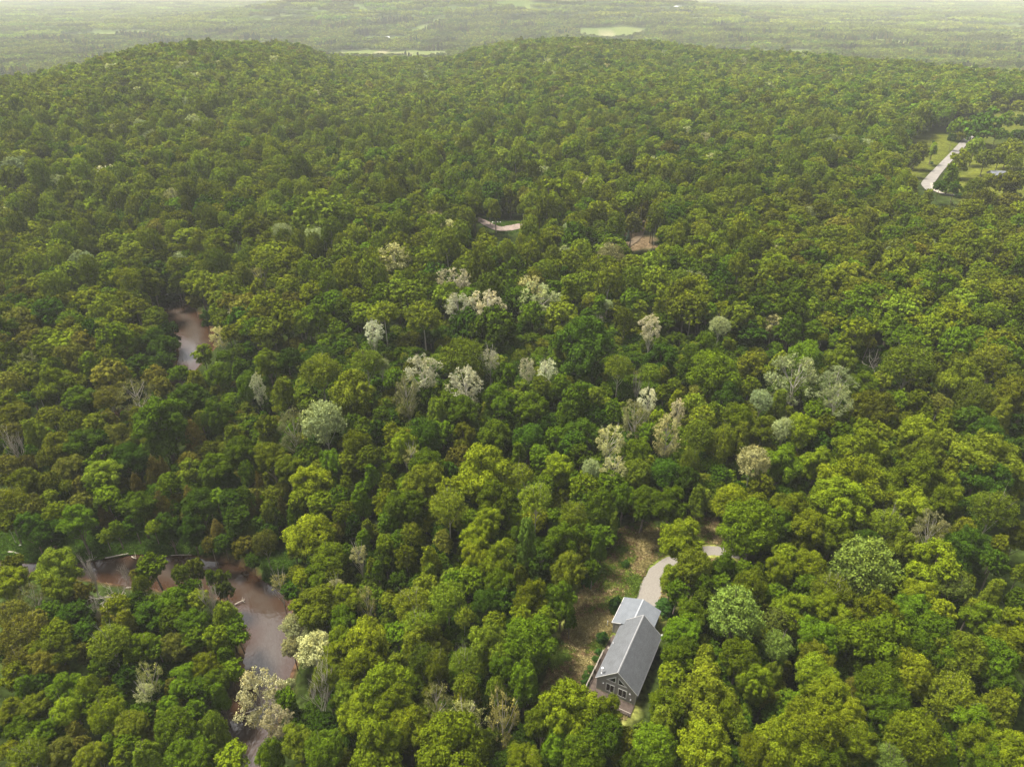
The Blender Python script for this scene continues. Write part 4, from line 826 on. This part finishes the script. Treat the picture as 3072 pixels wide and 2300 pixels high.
AH = 1.086; HX, HY = 19.205, 80.073; HROT = AH - math.pi/2
house = put("house", None, label="grey chalet style house with a steep shingle roof, deck and lower garage in the clearing", cat="house", loc=(HX, HY, 0)); house.rotation_euler = (0, 0, HROT)
WW, LL, HE, HR = 3.78, 14.35, 3.02, 6.95      # half width of the walls, length, eaves, ridge
def gable_walls(mb, x0, x1, y0, y1, he, hr, holes_front=None):
    xm = (x0+x1)/2; th = .18
    for ya, yb in ((y0, y0+th), (y1-th, y1)):
        mb.prism([(x0, ya, 0), (x1, ya, 0), (x1, ya, he), (xm, ya, hr), (x0, ya, he)], (0, yb-ya, 0))
    mb.box((x0, y0+th, 0), (x0+th, y1-th, he)); mb.box((x1-th, y0+th, 0), (x1, y1-th, he))
mb = MB(); gable_walls(mb, -WW, WW, .18, LL, HE, HR-.08); put("wall", mb.mesh("wall", [SIDING]), house)
mb = MB(); mb.box((-WW-.03, .15, -.3), (WW+.03, LL+.03, .12)); put("foundation", mb.mesh("foundation", [FOUND]), house)
def roof_slab(mb, xe, ze, xr, zr, y0, y1, th):
    mb.prism([(xe, y0, ze), (xr, y0, zr), (xr, y0, zr+th), (xe, y0, ze+th)] if xe < xr else [(xr, y0, zr), (xe, y0, ze), (xe, y0, ze+th), (xr, y0, zr+th)], (0, y1-y0, 0))
EX, SL = 4.06, (7.0-3.06)/4.06
mb = MB(); roof_slab(mb, -EX, 3.04, 0, 7.0, -.02, 14.72, .12); roof_slab(mb, EX, 3.04, 0, 7.0, -.02, 14.72, .12); roof = put("roof", mb.mesh("roof", [ROOF]), house)
mb = MB(); mb.prism([(-.17, -.04, 6.985), (0, -.04, 7.125), (.17, -.04, 6.985), (.17, -.04, 7.02), (0, -.04, 7.165), (-.17, -.04, 7.02)], (0, 14.78, 0)); put("ridge_cap", mb.mesh("ridge_cap", [CAP]), roof)
# barge boards on both gables and gutters along the eaves
for y0, y1 in ((-.08, -.022), (14.722, 14.78)):
    mb = MB()
    for s in (-1, 1):
        a = [(s*(EX+.03), y0, 2.93), (0, y0, 6.91), (0, y0, 7.13), (s*(EX+.03), y0, 3.15)]
        mb.prism(a if s < 0 else a[::-1], (0, y1-y0, 0))
    put("barge_board", mb.mesh("barge_board", [TRIM]), roof)
for s in (-1, 1):
    mb = MB(); mb.box((s*(EX+.005) if s > 0 else -EX-.12, 0, 2.98), (EX+.12 if s > 0 else -EX-.005, 14.7, 3.09)); put("gutter", mb.mesh("gutter", [GUT]), roof)
for s in (-1, 1):
    mb = MB(); x = s*WW
    mb.box((x-.06 if s < 0 else x-.10, .12, .1), (x+.10 if s < 0 else x+.06, .178, 3.0)); mb.box((min(x, x+s*.06), .18, .1), (max(x, x+s*.06), .34, 3.0)); put("corner_board", mb.mesh("corner_board", [TRIM]), house)
# windows of the front gable: frame and glass
def pane_window(name, poly, bars=(), fw=.14):
    """poly in (x, z), counter-clockwise seen from the front"""
    P = [Vector((a, c)) for a, c in poly]; n_ = len(P); cen = sum(P, Vector((0, 0)))/n_
    inn = []
    for i in range(n_):
        p, a, b_ = P[i], P[i-1], P[(i+1) % n_]; d1 = (p-a).normalized(); d2 = (b_-p).normalized(); n1 = Vector((-d1.y, d1.x)); n2 = Vector((-d2.y, d2.x))
        if n1.dot(cen-p) < 0: n1 = -n1
        if n2.dot(cen-p) < 0: n2 = -n2
        m_ = (n1+n2); k = fw/max(.25, m_.dot(n1)); inn.append(p+m_*k)
    mb = MB()
    for i in range(n_):
        j = (i+1) % n_; mb.prism([(P[i].x, .178, P[i].y), (P[j].x, .178, P[j].y), (inn[j].x, .178, inn[j].y), (inn[i].x, .178, inn[i].y)][::-1], (0, -.07, 0))
    for x0, x1, z0, z1 in bars: mb.box((x0, .115, z0), (x1, .176, z1))
    w_ = put(name, mb.mesh(name, [WTRIM]), house)
    mb = MB(); mb.prism([(p.x, .176, p.y) for p in inn][::-1], (0, -.03, 0)); put("pane", mb.mesh("pane", [GLASS]), w_)
pane_window("window", [(-2.05,3.72),(-.22,3.72),(-.22,5.50)]); pane_window("window", [(.22,3.72),(2.05,3.72),(.22,5.50)])
pane_window("patio_door", [(-2.02,.62),(-.30,.62),(-.30,2.78),(-2.02,2.78)], [(-1.2,-1.11,.72,2.68)]); pane_window("patio_door", [(.38,.62),(2.10,.62),(2.10,2.78),(.38,2.78)], [(1.2,1.29,.72,2.68)])
for x, z in ((-2.55,2.42),(2.67,2.54),(2.93,1.05)):
    mb = MB(); mb.box((x-.10, .10, z-.05), (x+.10, .178, z+.05)); mb.tube([(x-.07, .12, z-.02), (x-.09, -.02, z-.10)], [.05, .06], 8); mb.tube([(x+.07, .12, z-.02), (x+.09, -.02, z-.10)], [.05, .06], 8); put("wall_light", mb.mesh("wall_light", [WHITE]), house)
# side windows under the eaves
for s in (-1, 1):
    for y in (3.2, 7.6, 11.2):
        mb = MB(); x = s*WW; mb.box((min(x, x+s*.05), y-.6, 1.1), (max(x, x+s*.05), y+.6, 2.4)); w_ = put("window", mb.mesh("window", [TRIM]), house)
        mb = MB(); x2 = x+s*.053; mb.box((min(x2, x2+s*.006), y-.5, 1.2), (max(x2, x2+s*.006), y+.5, 2.3)); put("pane", mb.mesh("pane", [GLASS]), w_)
# stove pipe with cap, small vents and dish
def roof_z(x): return 7.12 - abs(x)*SL
mb = MB(); x, y = -3.15, .75; mb.tube([(x, y, roof_z(x)-.3), (x, y, roof_z(x)+1.25)], [.11, .11], 14); mb.tube([(x, y, roof_z(x)), (x, y, roof_z(x)+.12)], [.24, .13], 14); st = put("stove_pipe", mb.mesh("stove_pipe", [WHITE], True), roof)
mb = MB(); mb.tube([(x, y, roof_z(x)+1.18), (x, y, roof_z(x)+1.34), (x, y, roof_z(x)+1.5), (x, y, roof_z(x)+1.54)], [.17, .24, .22, .08], 16); put("pipe_cap", mb.mesh("pipe_cap", [WHITE], True), st)
mb = MB(); x, y = -3.75, 8.3; mb.tube([(x, y, roof_z(x)-.1), (x, y, roof_z(x)+.35)], [.07, .07], 10); put("roof_vent", mb.mesh("roof_vent", [WHITE]), roof)
mb = MB(); mb.tube([(3.95, 14.5, 3.1), (4.05, 14.6, 3.5)], [.03, .03], 6); mb.tube([(4.05, 14.6, 3.45), (4.12, 14.62, 3.52), (4.2, 14.64, 3.6)], [.06, .24, .27], 14); put("satellite_dish", mb.mesh("satellite_dish", [WHITE]), roof)
# garage: lower, wider to the left, butted behind the house
G0, G1, GXL, GXR, GE, GR = 13.75, 20.75, -5.65, 1.85, 2.80, 4.15
mb = MB(); th = .18; xm = (GXL+GXR)/2
mb.prism([(GXL, G0, 0), (-WW-.004, G0, 0), (-WW-.004, G0, GE+ (GR-GE)*(-WW-GXL)/(xm-GXL)), (GXL, G0, GE)], (0, th, 0))
mb.prism([(GXL, G1-th, 0), (GXR, G1-th, 0), (GXR, G1-th, GE), (xm, G1-th, GR), (GXL, G1-th, GE)], (0, th, 0)); mb.box((GXL, G0+th, 0), (GXL+th, G1-th, GE)); mb.box((GXR-th, LL+.01, 0), (GXR, G1-th, GE))
gar = put("garage", mb.mesh("garage", [mat("light_siding", (.30,.285,.26), .75, (1.5, .08))]), house)
gxm, gl, gr = -1.905, -5.92, 2.11; ge_, gr_ = 2.84, 4.22
mb = MB(); roof_slab(mb, gl, ge_, gxm, gr_, 13.58, 21.0, .11)
rx = gr; mb.prism([(gxm, 14.725, gr_), (rx, 14.725, ge_), (rx, 14.725, ge_+.11), (gxm, 14.725, gr_+.11)], (0, 6.275, 0))
# tongue of the right slope that meets the house's back gable is hidden below the main roof
groof = put("garage_roof", mb.mesh("garage_roof", [ROOF2]), gar)
mb = MB(); mb.prism([(gxm-.14, 13.56, gr_+.075), (gxm, 13.56, gr_+.12), (gxm+.14, 13.56, gr_+.075), (gxm+.14, 13.56, gr_+.10), (gxm, 13.56, gr_+.15), (gxm-.14, 13.56, gr_+.10)], (0, 7.46, 0)); put("garage_ridge", mb.mesh("garage_ridge", [mat("garage_ridge", (.27,.28,.30), .8)]), gar)
mb = MB(); mb.prism([(gl-.02, 13.50, ge_-.09), (-4.07, 13.50, ge_-.09+(gr_-ge_)*(-4.07-gl)/(gxm-gl)), (-4.07, 13.50, ge_+.13+(gr_-ge_)*(-4.07-gl)/(gxm-gl)), (gl-.02, 13.50, ge_+.13)], (0, .076, 0))
mb.box((gl-.10, 13.58, ge_-.06), (gl-.004, 21.0, ge_+.06)); mb.box((GXL-.05, G0-.05, .1), (GXL+.07, G0-.003, GE)); put("garage_trim", mb.mesh("garage_trim", [TRIM]), gar)
mb = MB(); mb.box((-5.22, G0-.05, .15), (-4.32, G0-.004, 2.25)); dr = put("garage_side_door", mb.mesh("garage_side_door", [BEIGE]), gar)
mb = MB(); mb.tube([(-4.42, G0-.05, 1.15), (-4.42, G0-.12, 1.15)], [.04, .04], 8); put("handle", mb.mesh("handle", [WHITE]), dr)
mb = MB(); mb.box((-4.6, G1+.004, 0), (.8, G1+.05, 2.4)); put("garage_door", mb.mesh("garage_door", [TRIM]), gar)
# deck along the left side and round the front gable
mb = MB()
for i in range(10): x = -5.45+i*.165; mb.box((x, -2.7, .22), (x+.15, 12.2, .28))
for i in range(16): y = -2.7+i*.165; mb.box((-3.795, y, .22), (3.85, y+.15, .28))
mb.box((-5.45, -2.68, -.05), (-5.38, 12.15, .215)); mb.box((-3.8, -2.68, -.05), (3.8, -2.6, .215)); deck = put("deck", mb.mesh("deck", [DECKW]), house)
mb = MB()
for y in [v*1.5-2.66 for v in range(8)]: mb.box((-5.46, y-.045, .285), (-5.37, y+.045, 1.2))
mb.box((-5.50, -2.72, 1.2), (-5.33, 7.9, 1.245)); mb.box((-5.45, -2.7, .70), (-5.40, 7.84, .76)); mb.box((-5.45, -2.7, .42), (-5.40, 7.84, .47))
for x in [v*1.5-3.9 for v in range(6)]: mb.box((x-.045, -2.70, .285), (x+.045, -2.61, 1.2))
mb.box((-5.32, -2.72, 1.2), (3.85, -2.58, 1.245)); mb.box((-5.36, -2.68, .70), (3.8, -2.63, .76)); mb.box((-5.36, -2.68, .42), (3.8, -2.63, .47)); put("railing", mb.mesh("railing", [RAILW]), deck)
mb = MB(); mb.box((-5.3, 12.25, .0), (-4.4, 13.0, .14)); mb.box((-5.3, 12.25, -.05), (-4.4, 12.6, .21)); put("step", mb.mesh("step", [DECKW]), deck)
def house_pt(s, t): l_ = (math.cos(AH), math.sin(AH)); w_ = (l_[1], -l_[0]); return HX+w_[0]*s+l_[0]*t, HY+w_[1]*s+l_[1]*t
# white post by the garage, bench items on the deck
p = house_pt(-7.1, 14.6); mb = MB(); mb.tube([(0, 0, 0), (0, 0, 1.65)], [.07, .07], 8); mb.tube([(0, 0, 1.6), (0, 0, 1.72)], [.10, .03], 8); put("marker_post", mb.mesh("marker_post", [WHITE]), None, "thin white upright post in the grass beside the garage corner", "post", loc=(p[0], p[1], 0))
p = house_pt(-4.7, 9.2); root = put("deck_chair", None, None, "low brown wooden chair on the deck beside the house wall", "chair", loc=(p[0], p[1], .285)); root.rotation_euler = (0, 0, HROT)
mb = MB(); mb.box((-.3, -.28, .36), (.3, .28, .42)); put("seat", mb.mesh("seat", [RAILW]), root)
mb = MB(); mb.prism([(.25, -.28, .42), (.31, -.28, .42), (.45, -.28, 1.0), (.39, -.28, 1.0)], (0, .56, 0)); put("backrest", mb.mesh("backrest", [RAILW]), root)
for a in (-1, 1):
    for c in (-1, 1): mb = MB(); mb.box((a*.25-.03, c*.23-.03, 0), (a*.25+.03, c*.23+.03, .355)); put("leg", mb.mesh("leg", [RAILW]), root)
# ---------------------------------------------------------------- far buildings, poles, cars
def barn(px, py, wx, wy, h, rot, wc, rc, name, label, cat, group=None):
    x, y, z = land_at(px, py); root = put(name, None, None, label, cat, group, loc=(x, y, z-.2)); root.rotation_euler = (0, 0, rad(rot))
    wm_ = mat("far_wall", wc, .8, (.4, .1)); rm_ = mat("far_roof", rc, .6, (.3, .1)); a, b_ = wx/2, wy/2
    mb = MB(); mb.box((-a, -b_, 0), (a, b_, h)); mb.prism([(a, -b_, h), (a, b_, h), (a, 0, h+wy*.22)], (-.25, 0, 0)); mb.prism([(-a, b_, h), (-a, -b_, h), (-a, 0, h+wy*.22)], (.25, 0, 0)); put("wall", mb.mesh("wall", [wm_]), root)
    mb = MB(); e = .6
    for s in (-1, 1):
        q = [(-a-e, s*(b_+e), h-.25), (-a-e, 0, h+wy*.22+.05), (-a-e, 0, h+wy*.22+.3), (-a-e, s*(b_+e), h)]
        mb.prism(q if s < 0 else q[::-1], (2*a+2*e, 0, 0))
    put("roof", mb.mesh("roof", [rm_]), root)
    mb = MB(); k = int(wx/5)
    for i in range(k): xx = -a+wx*(i+.5)/k; mb.box((xx-.9, -b_-.06, 1.0), (xx+.9, -b_-.004, 2.6))
    put("window", mb.mesh("window", [GLASS]), root)
WR = (.55,.55,.56)
for a in [
 (1155,118,26,14,4,8,(.6,.58,.55),WR,"farm_building","white roofed house left of the dark tree beyond the far field","house"),
 (1172,128,18,10,3.5,-20,(.65,.6,.58),(.6,.58,.58),"farm_building","smaller pale shed just below the white roofed house beyond the field","shed"),
 (1306,114,42,16,5,5,(.55,.55,.55),WR,"warehouse","long white roofed building, largest roof beyond the ridge","warehouse"),
 (1262,116,16,12,4,15,(.5,.45,.4),(.5,.42,.36),"farm_building","small tan roofed house left of the long white roof","house"),
 (1496,121,30,12,4,-6,(.6,.6,.6),(.62,.63,.64),"farm_building","pale grey roof among trees right of the long white roof","house"),
 (1538,128,12,10,4,10,(.6,.6,.6),WR,"farm_building","small white roof just behind the ridge crest","house"),
 (2030,27,36,18,6,5,(.5,.5,.5),(.5,.5,.5),"white_barn","white buildings' tallest barn in the far haze","barn"),
 (2055,30,26,14,5,-12,(.5,.5,.5),(.5,.5,.5),"white_barn","lower white barn right of the tallest one in the haze","barn"),
 (2812,213,20,10,4,4,(.6,.6,.6),WR,"farm_building","leftmost white roof beyond the ridge at right","house"),
 (2903,209,16,11,4,-15,(.7,.7,.7),WR,"farm_building","white gabled house in the middle of the right roofs","house"),
 (2926,207,22,12,4,5,(.7,.7,.7),WR,"farm_building","widest white roof of the right row","house"),
 (3002,213,18,12,4,-10,(.7,.68,.66),WR,"farm_building","white roof second from the right edge","house"),
 (3048,225,24,12,4,12,(.6,.5,.45),(.62,.54,.50),"farm_building","pinkish roof at the right edge beyond the ridge","house"),
 (3014,228,10,8,3,0,(.6,.6,.6),WR,"farm_building","tiny white shed below the white roof near the right edge","shed"),
 (3000,534,14,9,2.6,-8,(.25,.25,.26),(.13,.135,.155),"cottage","grey roofed cottage among olive trees right of the road","cottage")]: barn(*a[:11], group=None)
def pole(px, py, h, label, arms=1):
    x, y, z = land_at(px, py); root = put("utility_pole", None, None, label, "utility pole", "utility poles", loc=(x, y, z-.3))
    mb = MB(); mb.tube([(0, 0, 0), (0, 0, h)], [.22, .15], 7); put("pole", mb.mesh("pole", [PALE_BARK]), root)
    mb = MB(); mb.bar((-1.3, 0, h-.8), (1.3, 0, h-.8), .15, .15); put("crossarm", mb.mesh("crossarm", [PALE_BARK]), root)
pole(1027, 160, 14, "pale pole at the left end of the far field"); pole(1181, 150, 16, "taller pale pole right of the dark tree on the far field"); pole(2977, 440, 12, "thin pole standing in the open grass right of the road")
pole(870, 175, 13, "lone pale pole on the ridge left of the far field")
def car(px, py, rot, c, label, name="parked_car"):
    x, y, z = land_at(px, py); root = put(name, None, None, label, "car", loc=(x, y, z)); root.rotation_euler = (0, 0, rad(rot)); pm = mat("car_paint", c, .25, spec=.6); bk = mat("tyre", (.02,.02,.02), .8)
    prof = [(-2.3,.35),(2.3,.35),(2.35,.75),(2.1,.95),(1.3,1.02),(.7,1.5),(-1.3,1.52),(-2.0,1.05),(-2.32,.95)]
    mb = MB(); mb.prism([(a, .88, b_) for a, b_ in prof], (0, -1.76, 0)); put("body", mb.mesh("body", [pm]), root)
    mb = MB(); mb.prism([(a, .90, b_) for a, b_ in ((1.1,1.03),(.62,1.42),(-1.2,1.44),(-1.7,1.08))], (0, -1.80, 0)); put("window", mb.mesh("window", [GLASS]), root)
    for a in (-1.4, 1.45):
        for s in (-1, 1): mb = MB(); mb.tube([(a, s*.70, .34), (a, s*.92, .34)], [.34, .34], 16); put("wheel", mb.mesh("wheel", [bk]), root)
car(3023, 437, 15, (.5,.5,.51), "white car parked by the hedge near the right edge"); car(3056, 438, 80, (.45,.45,.46), "small grey car right of the white one, near the right edge")
# ---------------------------------------------------------------- boulders, logs and driftwood
def boulder(px, py, r, label, c=(.55,.52,.46), zoff=0.0):
    x, y, z = land_at(px, py); rs = np.random.RandomState(int(px*7+py) % 9999); mb = MB(); n1, n2 = 9, 6; vs = [(0, 0, r*.8)]
    for i in range(1, n2):
        for k in range(n1): th, ph = math.pi*i/n2, 6.2832*k/n1; q = r*rs.uniform(.8, 1.15); vs.append((q*math.sin(th)*math.cos(ph)*1.2, q*math.sin(th)*math.sin(ph), q*math.cos(th)*.75))
    vs.append((0, 0, -r*.7)); fs = [(0, 1+k, 1+(k+1) % n1) for k in range(n1)]
    for i in range(n2-2): fs += [(1+i*n1+k, 1+(i+1)*n1+k, 1+(i+1)*n1+(k+1) % n1, 1+i*n1+(k+1) % n1) for k in range(n1)]
    fs += [(len(vs)-1, 1+(n2-2)*n1+(k+1) % n1, 1+(n2-2)*n1+k) for k in range(n1)]; mb.add(vs, fs); put("boulder", mb.mesh("boulder", [mat("boulder_stone", c, .9, (2, .2))]), None, label, "boulder", loc=(x, y, z+r*.3))
boulder(60, 1638, .42, "white rock on the grassy bank near the left edge, above the pale log", (.5,.48,.44)); boulder(29, 1631, .26, "small pale stone left of the white rock near the left edge", (.5,.48,.44))
for a, s_ in ((1478, "leftmost white stone of the row on the lane's green"), (1486, "second white stone of the row on the lane's green"), (1493, "third white stone of the row on the lane's green"), (1501, "rightmost white stone of the row on the lane's green")): boulder(a, 668, .45, s_, (.7,.68,.6))
boulder(1431, 661, .5, "white stone alone left of the lane's stone row", (.7,.68,.6))
def log(p0, p1, r, label, z=None, branch=0, name="fallen_log"):
    a, b_ = land_at(*p0), land_at(*p1); za = (z if z is not None else a[2]+r); zb = (z if z is not None else b_[2]+r); mb = MB(); o = Vector((a[0], a[1], 0)); A_ = Vector((0, 0, za)); B_ = Vector((b_[0], b_[1], zb))-o
    rs = np.random.RandomState(int(p0[0])); mid = A_.lerp(B_, .5)+Vector((rs.uniform(-.3, .3), rs.uniform(-.3, .3), .1)); mb.tube([A_, mid, B_], [r, r*.85, r*.55], 7)
    for k in range(branch):
        s = A_.lerp(B_, rs.uniform(.4, 1)); d = Vector((rs.uniform(-1, 1), rs.uniform(-1, 1), rs.uniform(.2, .9)))*rs.uniform(.8, 2.2); mb.tube([s, s+d*.5, s+d], [r*.45, r*.3, r*.12], 4)
    put(name, mb.mesh(name, [DEAD_BARK]), None, label, "log", loc=o)
log((27,1657),(60,1664),.26,"short pale log on the sandy bank at the left edge")
log((262,1689),(292,1680),.18,"white driftwood at the tip of the sand bar",WATER_Z+.4,4); log((318,1680),(388,1664),.16,"long thin driftwood pole leaning along the eroded bank",WATER_Z+.5,2)
log((398,1676),(412,1684),.15,"short white driftwood right of the long thin one",WATER_Z+.4,2); log((706,1818),(738,1810),.13,"pale snag reaching into the river pool",WATER_Z+.35,5); 
log((505,894),(550,904),.22,"long pale log along the far bank of the upper bend",WATER_Z+.8,2); log((2260,2283),(2268,2292),.2,"thin pale fallen branch in the dark gap",None,0); log((2262,2278),(2295,2287),.16,"curved white branch on the forest floor in the dark gap at lower right",3.0,1)
log((515,1672),(575,1668),.10,"thin driftwood lying under the eroded bank",WATER_Z+.45,3)
# ---------------------------------------------------------------- grass of the clearing and the bank
gcol = bpy.data.collections.new("grass_shapes"); 
for s in range(4):
    rs = np.random.RandomState(200+s); m = 34; a = rs.uniform(0, 6.28, m); q = rs.uniform(0, .32, m)**.9; C = np.stack([q*np.cos(a), q*np.sin(a), rs.uniform(.06, .34, m)], 1)
    me = leaf_mesh("grass_tuft", C, np.stack([np.cos(a), np.sin(a), np.full(m, .9)], 1), rs.uniform(.035, .075, m), .5+rs.normal(0, .18, m), np.zeros(m), rs, LEAF_INS, aspect=1.9, tilt=.4); gcol.objects.link(bpy.data.objects.new("shape_%02d" % s, me))
P_, R_, S_, T_, I_ = [], [], [], [], []; nzg, nzg2 = make_noise(7), make_noise(18)
for zone, cnt in (('lawn', 26000), ('bank', 9000), ('bank2', 1500), ('mid', 2500)):
    Z = ZW[zone]; x = nrs.uniform(Z[:, 0].min(), Z[:, 0].max(), cnt*2); y = nrs.uniform(Z[:, 1].min(), Z[:, 1].max(), cnt*2); ok = inside(Z, x, y); x, y = x[ok][:cnt], y[ok][:cnt]; z = height(x, y); v = nzg(x, y)+.6*nzg2(x, y)
    trk = np.minimum(seg_dist(DRIVE_LINE, x, y, False), 99)
    lx = (x-HX)*math.sin(AH) - (y-HY)*math.cos(AH); ly = (x-HX)*math.cos(AH) + (y-HY)*math.sin(AH)
    for i in range(len(x)):
        if trk[i] < 2.6 or (-6.0 < lx[i] < 4.3 and -3 < ly[i] < 21.2): continue
        if zone == 'lawn': c = ((.18,.15,.06), (.23,.185,.085), (.13,.085,.045), (.095,.12,.02), (.065,.10,.014))[min(4, max(0, int(2.65+v[i]*1.9+rng.gauss(0, .8))))]
        else: c = ((.04,.08,.008), (.055,.095,.012), (.035,.065,.008))[rng.randrange(3)]
        s_ = rng.uniform(.5, 1.4); k = rng.uniform(.7, 1.3); P_.append((x[i], y[i], z[i])); R_.append((0, 0, rng.uniform(0, 6.28))); S_.append((s_*1.2, s_*1.2, s_)); T_.append(tuple(q*k for q in c)); I_.append(rng.randrange(4))
scatter_object("meadow_grass", "dry tan and green grass of the clearing and the river bank", P_, R_, S_, T_, I_, gcol)
# ---------------------------------------------------------------- the air
HAZE_DENSITY = 0.00009
mb = MB(); mb.box((-26000, -3500, -70), (26000, 27500, 420)); hm = bpy.data.materials.new("haze"); hm.use_nodes = True; n = hm.node_tree.nodes; n.clear()
pv = n.new("ShaderNodeVolumePrincipled"); pv.inputs["Color"].default_value = (.97,.985,1.0,1); pv.inputs["Density"].default_value = HAZE_DENSITY; pv.inputs["Anisotropy"].default_value = .0
ho = n.new("ShaderNodeOutputMaterial"); hm.node_tree.links.new(pv.outputs[0], ho.inputs["Volume"])
o = put("haze", mb.mesh("haze", [hm]), kind="stuff")
